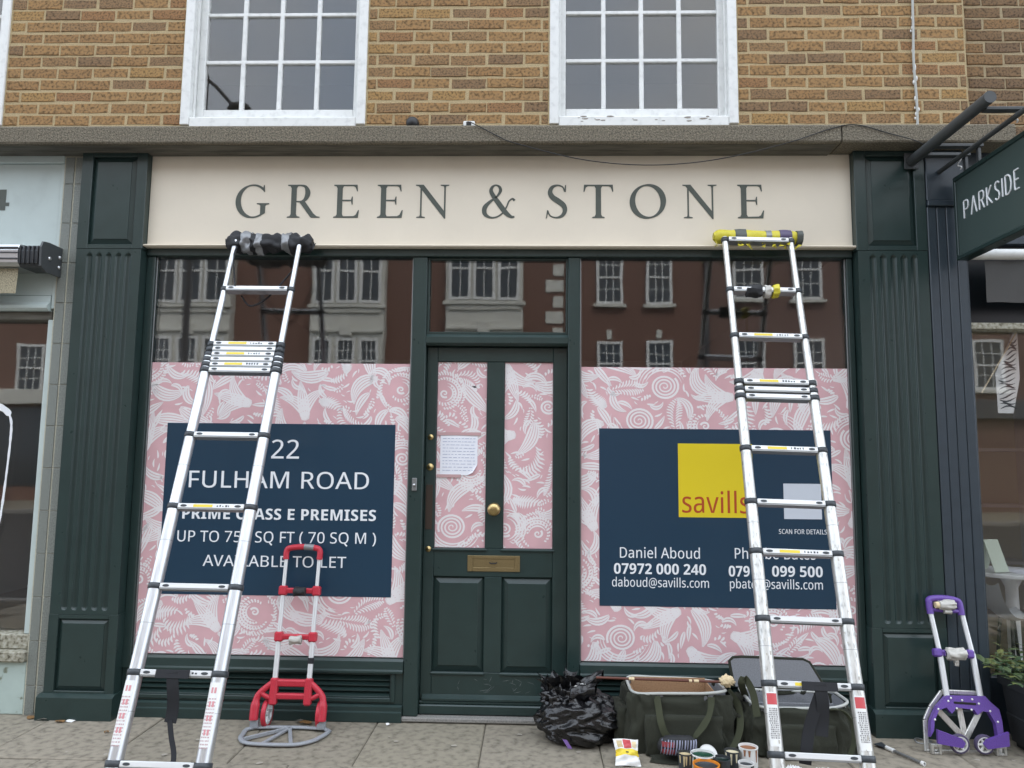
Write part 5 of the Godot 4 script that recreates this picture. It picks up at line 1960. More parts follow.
func rail_labels(t: Node, wid: float, ys: Array, r: float, worn: bool) -> void:
	for s in [-1.0, 1.0]:
		var cx: float = s * wid / 2
		var y1: float = ys[1] - 0.035
		var y0: float = ys[0] + 0.03
		var st := S()
		patch(st, cx, r + 0.0006, 0.95, 2.45, y0 + (0.0 if worn else 0.04), y1)
		var base := obj("sticker", st, M.stickwhite, t)
		st = S()
		var rd := S()
		if worn:
			patch(rd, cx, r + 0.0012, 1.0, 2.35, y1 - 0.05, y1 - 0.006)
		else:
			for k in 4:
				var yy := y1 - 0.03 - k * 0.055
				for q in 2:
					var a := 1.25 + q * 0.42
					patch(rd, cx, r + 0.0012, a, a + 0.26, yy - 0.013, yy + 0.010)
		for k in 15:
			var yy := y1 - 0.065 - k * (y1 - y0 - 0.09) / 15.0
			var a := 1.1
			while a < 2.2:
				var w := rng.randf_range(0.05, 0.22)
				patch(st, cx, r + 0.0011, a, minf(a + w, 2.3), yy - 0.0035, yy + 0.002)
				a += w + rng.randf_range(0.04, 0.12)
		obj("red_print", rd, M.stickred if worn else M.fadedred, base).set_meta("kind", "stuff")
		obj("small_print", st, mat("greyprint", 0.22, 0.21, 0.21, 0.6) if worn else mat("paleprint", 0.5, 0.35, 0.36, 0.6), base).set_meta("kind", "stuff")

func hanging_strap(t: Node, y: float, x: float, len_: float, tail: bool) -> void:
	var inv: Transform3D = t.transform.affine_inverse()
	var top: Vector3 = t.transform * Vector3(x, y, 0.032)
	var st := S()
	var pts := []
	for k in 9:
		var v := k / 8.0
		pts.append(inv * (top + Vector3(0.01 * sin(v * 3.0), -v * len_, 0.006 * sin(v * 6.0))))
	strap(st, pts, Vector3.RIGHT, 0.052, 0.004)
	var s := obj("strap", st, M.webbing, t)
	st = S()
	bx(st, x - 0.075, x + 0.075, y - 0.024, y + 0.012, 0.0265, 0.033, 0.003)
	obj("strap_loop", st, M.webbing, s)
	st = S()
	pts = []
	var bot := top + Vector3(0.0, -len_ + 0.01, 0)
	if tail:
		for q in catmull([bot, bot + Vector3(0.02, -0.06, 0.02), bot + Vector3(0.05, -0.14, 0.05), bot + Vector3(0.045, -0.24, 0.10), bot + Vector3(0.02, -0.285, 0.14)], 5):
			pts.append(inv * q)
		strap(st, pts, Vector3.RIGHT, 0.022, 0.003)
	else:
		for q in catmull([bot + Vector3(0.0, 0.16, 0), bot + Vector3(-0.05, 0.02, 0.0), bot + Vector3(-0.075, -0.12, 0.01)], 5):
			pts.append(inv * q)
		strap(st, pts, Vector3.RIGHT, 0.05, 0.004)
	obj("strap_tail", st, M.webbing, s)

# ---------------------------------------------------------------- folding hand trucks
func bar3(st: SurfaceTool, a: Vector3, b: Vector3, w: float, h: float) -> void:
	var d := b - a
	var y := d.normalized()
	var x := y.cross(Vector3.BACK if absf(y.z) < 0.9 else Vector3.UP).normalized()
	box(st, Vector3.ZERO, Vector3(w, d.length(), h), minf(w, h) * 0.2, Transform3D(Basis(x, y, x.cross(y)), (a + b) / 2))

func truck_wheel(parent: Node, c: Vector3, r: float, axis: Vector3, rim: Material, tyre: Material) -> void:
	var up := Vector3.UP
	var x := axis.cross(up).normalized()
	var tf := Transform3D(Basis(x, axis, x.cross(axis)), c)
	var st := S()
	lathe(st, [Vector2(r * 0.80, -0.011), Vector2(r * 0.95, -0.012), Vector2(r, -0.006), Vector2(r, 0.006), Vector2(r * 0.95, 0.012), Vector2(r * 0.80, 0.011)], 28, tf)
	var w := obj("wheel", st, tyre, parent)
	st = S()
	lathe(st, [Vector2(r * 0.80, -0.008), Vector2(r * 0.80, 0.010), Vector2(r * 0.68, 0.010), Vector2(r * 0.68, -0.008)], 28, tf, false)
	lathe(st, [Vector2(0.0, 0.012), Vector2(r * 0.26, 0.012), Vector2(r * 0.28, -0.008)], 20, tf, false)
	for k in 6:
		var a := TAU * k / 6.0
		var d := tf.basis * Vector3(cos(a), 0, sin(a))
		bar3(st, c + d * r * 0.2 + axis * 0.002, c + d * r * 0.70 + axis * 0.002, r * 0.20, 0.012)
	obj("rim", st, rim, w)

func make_trucks() -> void:
	# red one, unfolded, its plate on the ground
	var t := thing("hand_truck", "red folding hand truck with grey rails leaning on the pink window", "hand truck", Vector3(-1.07, 0, 0.2))
	var P := func(x: float, y: float, dz := 0.0) -> Vector3:
		return Vector3(x, y, 0.205 - y * 0.165 + dz)
	var st := S()
	for x in [-1.164, -0.976]:
		st = S()
		tube(st, [P.call(x, 0.16), P.call(x, 0.47)], 0.0145, 12)
		obj("rail", st, M.rung, t)
		st = S()
		tube(st, [P.call(x, 0.47), P.call(x, 0.70)], 0.0125, 12)
		obj("rail", st, M.rung, t)
		st = S()
		tube(st, [P.call(x, 0.70), P.call(x, 0.905)], 0.0105, 12)
		obj("rail", st, M.rung, t)
	st = S()
	tube(st, catmull([P.call(-1.165, 0.88), P.call(-1.165, 0.925), P.call(-1.145, 0.942), P.call(-1.07, 0.949), P.call(-0.995, 0.942), P.call(-0.975, 0.925), P.call(-0.975, 0.88)], 5), 0.0165, 12)
	var hd := obj("handle", st, M.red, t)
	st = S()
	tube(st, [P.call(-1.065, 0.949), P.call(-1.01, 0.946)], 0.0178, 12)
	obj("tape", st, M.duct, hd)
	for y in [0.712, 0.470]:
		st = S()
		bar3(st, P.call(-1.17, y), P.call(-0.97, y), 0.028, 0.026)
		for x in [-1.164, -0.976]:
			bar3(st, P.call(x, y - 0.026), P.call(x, y + 0.026), 0.046, 0.04)
		var br := obj("cross_bracket", st, M.red, t)
		st = S()
		roll_shape(st, -1.10, -1.03, y - (0.01 if y < 0.6 else 0.0), 0.225 - y * 0.165, 0.022, 5, 0.6)
		obj("wrapping", st, M.blackcloth if y > 0.6 else M.bubble, br)
	st = S()
	tube(st, [P.call(-0.976, 0.335), P.call(-0.976, 0.365)], 0.017, 12)
	obj("tape", st, M.webbing, t)
	# red yoke
	st = S()
	for x in [-1.164, -0.976]:
		bar3(st, P.call(x, 0.125), P.call(x, 0.262), 0.040, 0.042)
	bar3(st, P.call(-1.16, 0.236), P.call(-0.98, 0.236), 0.036, 0.030)
	bar3(st, P.call(-1.16, 0.170), P.call(-0.98, 0.170), 0.030, 0.030)
	obj("yoke", st, M.red, t)
	for s in [-1.0, 1.0]:
		st = S()
		var cx := -1.07
		tube(st, catmull([P.call(cx + s * 0.10, 0.238), P.call(cx + s * 0.145, 0.205, 0.005), P.call(cx + s * 0.176, 0.170, 0.01), P.call(cx + s * 0.183, 0.125, 0.015), P.call(cx + s * 0.183, 0.055, 0.02)], 6), [0.015, 0.015, 0.015, 0.015, 0.015, 0.015, 0.015, 0.015, 0.015, 0.015, 0.015, 0.016, 0.016, 0.016, 0.016, 0.017, 0.018, 0.0215, 0.022, 0.022, 0.022, 0.022, 0.022, 0.022, 0.021], 14, true, false, Vector2(1.0, 1.1))
		tube(st, catmull([P.call(cx + s * 0.10, 0.16), P.call(cx + s * 0.125, 0.165, 0.005), P.call(cx + s * 0.16, 0.185, 0.01)], 4), 0.013, 10)
		obj("arm", st, M.red, t)
		st = S()
		bx(st, cx + s * 0.180 - 0.022, cx + s * 0.180 + 0.022, 0.012, 0.058, 0.188, 0.222, 0.004)
		obj("hinge", st, M.greyplastic, t)
		truck_wheel(t, Vector3(cx + s * 0.162 - (0.0 if s > 0 else -0.03), 0.075, 0.155), 0.074, Vector3(1, 0, 0), M.rung, M.red)
	# openwork plate
	st = S()
	var out := []
	for q in [[-1.245, 0.20], [-1.275, 0.30], [-1.255, 0.375], [-1.19, 0.425], [-1.0, 0.432], [-0.92, 0.405], [-0.865, 0.33], [-0.87, 0.20]]:
		out.append(Vector3(q[0], 0.012, q[1]))
	var lp := out.duplicate()
	tube(st, catmull(lp, 3, true), 0.0135, 10, false, true, Vector2(1.0, 0.65))
	for q in [[-1.245, 0.37], [-1.13, 0.43], [-0.98, 0.43]]:
		bar3(st, Vector3(-1.06, 0.0125, 0.20), Vector3(q[0], 0.0125, q[1]), 0.019, 0.011)
	obj("base_plate", st, M.greyplastic, t)

	# purple one, folded flat
	t = thing("hand_truck", "folded purple hand truck with silver rails leaning on the pier", "hand truck", Vector3(2.44, 0, 0.3))
	var Q := func(px: float, py: float, dz := 0.0) -> Vector3:
		var y: float = (753.5 - py) * 0.0049
		var zz: float = 0.335 - y * 0.25
		var k: float = (4.3 - zz) / 4.0
		var x0: float = 2.436 + (px - 965.0) * 0.00462 + y * 0.02
		return Vector3(0.228 + (x0 - 0.228) * k, y + (y - 1.44) * (k - 1.0) * (y / 0.75), zz + dz)
	for r in [[947.0, 931.5], [983.5, 966.0]]:
		st = S()
		tube(st, [Q.call(r[0] + 1.0, 704.0), Q.call(lerpf(r[0], r[1], 0.40), 656.0)], 0.0145, 12)
		obj("rail", st, M.rung, t)
		st = S()
		tube(st, [Q.call(lerpf(r[0], r[1], 0.40), 656.0), Q.call(r[1], 612.0)], 0.0125, 12)
		obj("rail", st, M.rung, t)
	st = S()
	tube(st, catmull([Q.call(932.0, 615.0), Q.call(930.5, 604.0), Q.call(931.0, 599.5), Q.call(940.0, 598.0), Q.call(952.0, 598.5), Q.call(961.0, 600.5), Q.call(964.0, 604.0), Q.call(966.0, 616.0)], 5), 0.017, 12)
	tube(st, [Q.call(932.5, 610.5), Q.call(964.5, 612.0)], 0.010, 10)
	hd = obj("handle", st, M.purple, t)
	st = S()
	var hc: Vector3 = Q.call(948.0, 604.5, 0.02)
	roll_shape(st, hc.x - 0.045, hc.x + 0.045, hc.y, hc.z, 0.024, 8, 0.5)
	roll_shape(st, hc.x - 0.02, hc.x + 0.02, hc.y - 0.030, hc.z, 0.015, 12, 0.8)
	obj("wrapping", st, M.bubble, hd)
	st = S()
	tube(st, [hc + Vector3(-0.062, -0.001, 0), hc + Vector3(-0.044, 0, 0)], 0.017, 10)
	obj("tape_end", st, M.rag, hd)
	st = S()
	bar3(st, Q.call(937.0, 655.5), Q.call(974.0, 656.5), 0.030, 0.024)
	bar3(st, Q.call(938.5, 660.0), Q.call(937.5, 651.0), 0.042, 0.042)
	bar3(st, Q.call(973.5, 661.0), Q.call(972.5, 652.0), 0.042, 0.042)
	var mid := obj("cross_bracket", st, M.purple, t)
	st = S()
	var mc: Vector3 = Q.call(957.0, 656.0, 0.012)
	roll_shape(st, mc.x - 0.052, mc.x + 0.052, mc.y, mc.z, 0.028, 15, 0.55)
	roll_shape(st, mc.x - 0.01, mc.x + 0.01, mc.y - 0.045, mc.z, 0.012, 16, 0.8)
	obj("wrapping", st, M.bubble, mid)
	# folded aluminium plate behind
	st = S()
	var poly := PackedVector2Array()
	for q in [[926, 753], [1007, 755], [1004, 728], [999, 714], [985, 697], [944, 696], [931, 712], [925, 724]]:
		var v: Vector3 = Q.call(float(q[0]), float(q[1]))
		poly.append(Vector2(v.x, maxf(v.y, 0.002)))
	var hole := PackedVector2Array()
	var rim_pts := []
	for q in poly:
		rim_pts.append(Vector3(q.x, q.y, 0.312 - q.y * 0.25))
	for i in rim_pts.size():
		bar3(st, rim_pts[i], rim_pts[(i + 1) % rim_pts.size()], 0.022, 0.012)
	for q in [[937.0, 712.0], [960.0, 700.0], [988.0, 708.0]]:
		bar3(st, Q.call(968.0, 741.0, -0.018), Q.call(q[0], q[1], -0.018), 0.030, 0.010)
	bar3(st, Q.call(968.0, 752.0, -0.018), Q.call(967.0, 732.0, -0.018), 0.040, 0.009)
	obj("base_plate", st, M.aluworn, t)
	# purple body
	st = S()
	var body := [[945, 697], [986, 697], [992, 703], [1001, 710], [1004, 722], [1005, 733], [999, 738], [997, 724], [990, 713], [983, 712], [978, 716], [974, 711], [955, 709], [950, 715], [944, 709], [936, 712], [931, 722], [930, 732], [926, 738], [927, 722], [934, 708]]
	var bp := PackedVector2Array()
	for q in body:
		var v: Vector3 = Q.call(float(q[0]), float(q[1]))
		bp.append(Vector2(v.x, v.y))
	prism(st, bp, 0.0, 0.030, Transform3D(Basis.from_euler(Vector3(-0.245, 0, 0)), Vector3(0, 0.0, 0.325)))
	var bd := obj("yoke", st, M.purple, t)
	st = S()
	bar3(st, Q.call(952.0, 704.0, 0.0225), Q.call(976.0, 705.0, 0.0225), 0.011, 0.004)
	obj("grip_slot", st, M.black, bd)
	st = S()
	for q in [[949, 699], [961, 701], [972, 700], [946, 702], [979, 704], [935, 710], [955, 709], [971, 710], [991, 711], [931, 720], [999, 721]]:
		var v: Vector3 = Q.call(float(q[0]), float(q[1]) + 0.6, 0.0)
		lathe(st, [Vector2(0, 0.004), Vector2(0.004, 0.003), Vector2(0.0055, 0)], 10, Transform3D(Basis.from_euler(Vector3(PI / 2 - 0.273, 0, 0)), Vector3(v.x, v.y, 0.357 - v.y * 0.25)))
	obj("rivet", st, M.stickwhite, bd)
	for s in [[928.0, 955.0, 730.0, 739.5], [1004.0, 981.5, 731.0, 740.0]]:
		st = S()
		var a: Vector3 = Q.call(s[0], s[2] + 4.0, 0.030)
		var b: Vector3 = Q.call(s[1], s[3], 0.034)
		var pl := PackedVector2Array([Vector2(a.x, a.y - 0.030), Vector2(b.x, b.y - 0.022), Vector2(b.x + (0.016 if b.x > a.x else -0.016), b.y), Vector2(b.x, b.y + 0.022), Vector2(a.x, a.y + 0.036)])
		prism(st, pl, 0.0, 0.016, Transform3D(Basis(), Vector3(0, 0, a.z + 0.026)))
		obj("wheel_arm", st, M.purple, t)
		truck_wheel(t, Vector3(b.x, 0.058, a.z + 0.010), 0.0475, Vector3(0, 0, 1), M.stickwhite, mat("purpletyre", 0.07, 0.055, 0.11, 0.7))
	for q in [[932.0, 748.0], [1002.0, 749.0]]:
		st = S()
		var v: Vector3 = Q.call(q[0], q[1], 0.012)
		surround(st, v.x - 0.026, v.x + 0.026, 0.003, 0.052, v.x - 0.013, v.x + 0.013, 0.014, 0.038, v.z - 0.01, v.z + 0.012, 0.002)
		obj("hinge", st, M.aluworn, t)

# ---------------------------------------------------------------- bags
func make_bags() -> void:
	var n := FastNoiseLite.new()
	n.seed = 77
	n.frequency = 0.55
	n.fractal_octaves = 2
	n.fractal_type = FastNoiseLite.FRACTAL_RIDGED
	var t := thing("bin_bag", "crumpled shiny black bin bag slumped against the door post", "bin bag", Vector3(0.47, 0, 0.27))
	var st := S()
	var f := func(u: float, v: float) -> Vector3:
		var a := TAU * u
		var b := PI * (v - 0.5)
		var d := Vector3(cos(a) * cos(b), sin(b), sin(a) * cos(b))
		# broad dents, long drag folds running to the neck, and sharp small creases
		var wd := Vector3(d.x + 0.3 * sin(d.y * 4.0 + a), d.y, d.z)
		var r := 1.0 + 0.16 * n.get_noise_3d(wd.x * 1.5, wd.y * 2.4, wd.z * 1.5) + 0.07 * n.get_noise_3d(wd.x * 3.6 + 9, wd.y * 4.2, wd.z * 3.6) + 0.012 * n.get_noise_3d(wd.x * 10.0, wd.y * 10.0 + 3, wd.z * 10.0)
		var pleat := absf(sin(a * 7.0 + d.y * 3.0 + 2.0 * sin(a * 2.0)))
		r += 0.10 * pleat * clampf(d.y + 0.1, 0.0, 1.0) - 0.06
		var p := Vector3(d.x * 0.198, d.y * 0.135, d.z * 0.165) * r
		p.y = maxf(p.y + 0.12, 0.004)
		p.x *= 1.0 + 0.18 * (1.0 - p.y / 0.3)
		if p.y > 0.17:
			var k := (p.y - 0.17) / 0.15
			p.x = lerpf(p.x, -0.06 + p.x * 0.75, clampf(k, 0, 1))
		return Vector3(0.49, 0, 0.25) + p
	sheet(st, 130, 90, f, true)
	var bag := obj("sack", st, M.binbag, t)
	st = S()
	# gathered mouth: a crumpled knot with a few soft flaps
	var kn := func(u: float, v: float) -> Vector3:
		var a := TAU * u
		var b := PI * (v - 0.5)
		var d := Vector3(cos(a) * cos(b), sin(b), sin(a) * cos(b))
		var r := 0.8 + 0.5 * n.get_noise_3d(d.x * 2.6 + 4.0, d.y * 2.6, d.z * 2.6) + 0.25 * absf(sin(a * 9.0 + d.y * 5.0)) * clampf(d.y + 0.4, 0.0, 1.0)
		return Vector3(0.40, 0.215, 0.27) + d * Vector3(0.10, 0.075, 0.08) * r
	sheet(st, 80, 50, kn, true)
	for k in 9:
		var a := TAU * k / 9.0 + 0.3
		var c := Vector3(0.40 + cos(a) * 0.04, 0.26, 0.265 + sin(a) * 0.035)
		var tip := c + Vector3(cos(a) * 0.06 - 0.02, rng.randf_range(0.03, 0.10), sin(a) * 0.05)
		var side := Vector3(cos(a + 1.5), 0.1, sin(a + 1.5)) * rng.randf_range(0.03, 0.05)
		var bulge := Vector3(cos(a), 0.3, sin(a)) * 0.02
		var fl := func(u: float, v: float) -> Vector3:
			var p := c.lerp(tip, v) + side * (u - 0.5) * 2.0 * (0.7 + 0.5 * v)
			return p + bulge * sin(u * PI * 2.0 + k) * (0.3 + v) + Vector3(0.010 * sin(u * 8.0 + k), -0.03 * v * v * absf(u - 0.5) * 2.0 + 0.01 * sin(u * 7.0 + v * 4.0 + k), 0.01 * cos(u * 9.0 + k))
		sheet(st, 18, 12, fl, true)
	for q in [[0.47, 0.27, 0.30, 0.60, 0.345, 0.30], [0.44, 0.25, 0.33, 0.56, 0.29, 0.35], [0.34, 0.20, 0.28, 0.31, 0.31, 0.27]]:
		var a3 := Vector3(q[0], q[1], q[2])
		var b3 := Vector3(q[3], q[4], q[5])
		var fl := func(u: float, v: float) -> Vector3:
			var w := 0.035 * (1.0 - 0.3 * v)
			return a3.lerp(b3, v) + Vector3(-0.3 * w * sin(u * TAU), w * (cos(u * TAU) + 0.3 * sin(u * TAU * 3.0 + v * 4.0)), w * 0.8 * sin(u * TAU) + 0.008 * sin(v * 14.0))
		sheet(st, 18, 12, fl, true)
	obj("gathered_mouth", st, M.binbag, bag)
	st = S()
	var pp := func(u: float, v: float) -> Vector3:
		return Vector3(0.388 + u * 0.022 + v * 0.028, 0.062 - v * 0.045, 0.418 + 0.006 * u - v * 0.006)
	sheet(st, 2, 4, pp)
	obj("purple_scrap", st, mat("lilac", 0.27, 0.16, 0.5, 0.4), bag)
	st = S()
	var ws := func(u: float, v: float) -> Vector3:
		return Vector3(0.45 + u * 0.06, 0.275 + v * 0.02 + u * 0.02 + 0.006 * sin(u * 12.0), 0.335 + 0.008 * sin(u * 9.0))
	sheet(st, 8, 2, ws, false)
	obj("white_scrap", st, M.stickwhite, bag)

	tool_bag_open()
	tool_bag_lidded()
	# rod with a rag tip resting across the bags
	t = thing("mahlstick", "slim dark red signwriter's stick with a cream rag tip lying across the bags", "stick", Vector3(0.9, 0.33, 0.36))
	st = S()
	tube(st, [Vector3(0.56, 0.352, 0.375), Vector3(1.205, 0.334, 0.345)], 0.0065, 10)
	obj("rod", st, M.stick, t)
	for k in [[0.727, 0.755], [1.035, 1.05], [1.06, 1.085]]:
		st = S()
		var p := func(x: float) -> Vector3:
			return Vector3(x, lerpf(0.352, 0.334, (x - 0.56) / 0.645), lerpf(0.375, 0.345, (x - 0.56) / 0.645))
		tube(st, [p.call(k[0]), p.call(k[1])], 0.0075, 10)
		obj("ferrule", st, M.rag, t)
	st = S()
	var nn := FastNoiseLite.new()
	nn.seed = 4
	nn.frequency = 28.0
	var rg := func(u: float, v: float) -> Vector3:
		var a := TAU * u
		var b := PI * (v - 0.5)
		var d := Vector3(cos(a) * cos(b), sin(b), sin(a) * cos(b))
		return Vector3(1.232, 0.338, 0.345) + d * Vector3(0.036, 0.026, 0.026) * (1.0 + 0.75 * nn.get_noise_3dv(d * 0.09))
	sheet(st, 26, 16, rg)
	obj("rag", st, M.rag, t)

# soft box lofted from rounded rectangles; inner gives the hollow
func loft(st: SurfaceTool, c: Vector3, levels: Array, nz: FastNoiseLite, amp: float, cap := true) -> void:
	# levels: y, half x, half z, roundness
	var f := func(u: float, v: float) -> Vector3:
		var q := v * (levels.size() - 1)
		var i := mini(int(q), levels.size() - 2)
		var k := q - i
		var a = levels[i]
		var b = levels[i + 1]
		var hx := lerpf(a[1], b[1], k)
		var hz := lerpf(a[2], b[2], k)
		var y := lerpf(a[0], b[0], k)
		var e := 0.38
		var an := TAU * u
		var cx := signf(cos(an)) * pow(absf(cos(an)), e) * hx
		var cz := signf(sin(an)) * pow(absf(sin(an)), e) * hz
		var p := c + Vector3(cx, y, cz)
		var w := nz.get_noise_3d(p.x * 9.0, p.y * 6.0, p.z * 9.0) * amp * 1.7 + nz.get_noise_3d(p.x * 30.0 + 5.0, p.y * 14.0, p.z * 30.0) * amp * 0.9
		return p + Vector3(cx, 0, cz).normalized() * w + Vector3(0, w * 0.3 if v > 0.0 and v < 1.0 else 0.0, 0)
	sheet(st, 96, 24, f)

func tool_bag_open() -> void:
	var nz := FastNoiseLite.new()
	nz.seed = 21
	nz.fractal_octaves = 3
	nz.frequency = 1.0
	var t := thing("tool_bag", "open olive canvas tool bag lined with cardboard beside the bin bag", "tool bag", Vector3(0.98, 0, 0.27))
	var c := Vector3(0.98, 0, 0.27)
	var st := S()
	loft(st, c, [[0.003, 0.0, 0.0, 0], [0.003, 0.275, 0.155, 0], [0.02, 0.29, 0.165, 0], [0.14, 0.285, 0.160, 0], [0.25, 0.262, 0.150, 0], [0.285, 0.245, 0.140, 0]], nz, 0.020)
	var body := obj("body", st, M.olive, t)
	# hollow and piping
	st = S()
	loft(st, c, [[0.289, 0.240, 0.135, 0], [0.20, 0.235, 0.130, 0], [0.10, 0.23, 0.126, 0], [0.10, 0.0, 0.0, 0]], nz, 0.004)
	obj("lining", st, M.liner, t)
	st = S()
	var ring := []
	for k in 64:
		var an := TAU * k / 64.0
		ring.append(c + Vector3(signf(cos(an)) * pow(absf(cos(an)), 0.38) * 0.243, 0.291 + 0.008 * sin(an * 2.0), signf(sin(an)) * pow(absf(sin(an)), 0.38) * 0.138))
	tube(st, ring, 0.0075, 8, false, true)
	obj("piping", st, M.piping, t)
	# cardboard box inside
	st = S()
	bx(st, 0.765, 1.16, 0.15, 0.300, 0.155, 0.163, 0.001)
	bx(st, 0.765, 1.16, 0.15, 0.235, 0.375, 0.383, 0.001)
	bx(st, 0.757, 0.764, 0.15, 0.265, 0.155, 0.383, 0.001)
	bx(st, 1.161, 1.168, 0.15, 0.285, 0.155, 0.383, 0.001)
	bx(st, 0.765, 1.16, 0.145, 0.149, 0.163, 0.375)
	obj("cardboard_box", st, M.card, t)
	# front pocket
	st = S()
	var n2 := FastNoiseLite.new()
	n2.seed = 5
	loft(st, Vector3(0.99, 0, 0.43), [[0.004, 0.0, 0.0, 0], [0.004, 0.19, 0.03, 0], [0.08, 0.195, 0.038, 0], [0.19, 0.19, 0.022, 0], [0.195, 0.0, 0.0, 0]], nz, 0.010)
	obj("front_pocket", st, M.olive, t)
	st = S()
	loft(st, Vector3(0.695, 0, 0.27), [[0.004, 0.0, 0.0, 0], [0.004, 0.035, 0.10, 0], [0.1, 0.04, 0.105, 0], [0.2, 0.03, 0.10, 0], [0.215, 0.0, 0.0, 0]], nz, 0.012)
	obj("end_pocket", st, M.olive, t)
	# handles
	st = S()
	strap(st, catmull([Vector3(0.862, 0.278, 0.412), Vector3(0.866, 0.235, 0.432), Vector3(0.872, 0.17, 0.474), Vector3(0.895, 0.115, 0.484), Vector3(0.95, 0.088, 0.488), Vector3(1.01, 0.095, 0.488), Vector3(1.06, 0.14, 0.482), Vector3(1.105, 0.20, 0.470), Vector3(1.128, 0.242, 0.430), Vector3(1.132, 0.278, 0.412)], 6), Vector3(0.75, 0.65, 0.1), 0.034, 0.004)
	obj("handle", st, M.olivestrap, t)
	st = S()
	strap(st, catmull([Vector3(1.255, 0.265, 0.26), Vector3(1.285, 0.22, 0.34), Vector3(1.27, 0.14, 0.43), Vector3(1.22, 0.06, 0.475), Vector3(1.14, 0.012, 0.52), Vector3(1.02, 0.008, 0.54)], 6), Vector3(0.7, 0.2, 0.7), 0.036, 0.004)
	obj("shoulder_strap", st, M.olivestrap, t)
	# flap of the bag spread on the ground
	st = S()
	var fl := func(u: float, v: float) -> Vector3:
		return Vector3(0.80 + u * 0.40 + 0.02 * sin(v * 3.0), 0.006 + 0.016 * absf(sin(u * 5.0 + v * 2.0)) * (1.0 - v), 0.44 + v * (0.09 + 0.03 * sin(u * 4.0)))
	sheet(st, 30, 8, fl)
	obj("flap", st, M.olive, t)
	# checked pouch leaning on the pocket
	t = thing("cloth_pouch", "small bulging checked cloth pouch in red, blue and white before the open bag", "pouch", Vector3(0.95, 0.03, 0.52))
	st = S()
	var nz3 := FastNoiseLite.new()
	nz3.seed = 91
	var pf := func(u: float, v: float) -> Vector3:
		var a := TAU * u
		var b := PI * (v - 0.5)
		var d := Vector3(cos(a) * cos(b), sin(b), sin(a) * cos(b))
		var p := Vector3(signf(d.x) * pow(absf(d.x), 0.6) * 0.095, signf(d.y) * pow(absf(d.y), 0.7) * 0.048, d.z * 0.034)
		p += d * 0.008 * nz3.get_noise_3d(d.x * 180.0, d.y * 180.0, d.z * 180.0)
		return Vector3(0.945, 0.072 + 0.006, 0.515) + p
	sheet(st, 40, 22, pf)
	obj("pouch", st, M.blackcloth, t)
	st = S()
	for k in 13:
		var x := -0.085 + k * 0.0135
		var w := rng.randf_range(0.003, 0.007)
		var ff := func(u: float, v: float) -> Vector3:
			var yy := lerpf(-0.8, 0.85, v)
			var zz := sqrt(maxf(0.02, 1.0 - pow(absf(x / 0.1), 3.0) - pow(absf(yy), 2.4) * 0.8)) * 0.034
			return Vector3(0.945 + x + u * w + yy * 0.006, 0.078 + yy * 0.042, 0.5225 + zz)
		sheet(st, 1, 8, ff)
	obj("pale_checks", st, mat("palecheck", 0.26, 0.27, 0.36, 0.8), t)
	st = S()
	for k in 2:
		var ff := func(u: float, v: float) -> Vector3:
			var x := -0.082 + u * 0.06
			var yy := 0.1 + v * 0.55 - k * 0.75
			var zz := sqrt(maxf(0.02, 1.0 - pow(absf(x / 0.1), 3.0) - pow(absf(yy), 2.4) * 0.8)) * 0.034
			return Vector3(0.945 + x, 0.078 + yy * 0.042, 0.5215 + zz)
		sheet(st, 6, 4, ff)
	obj("red_check", st, mat("redcheck", 0.20, 0.025, 0.03, 0.8), t)

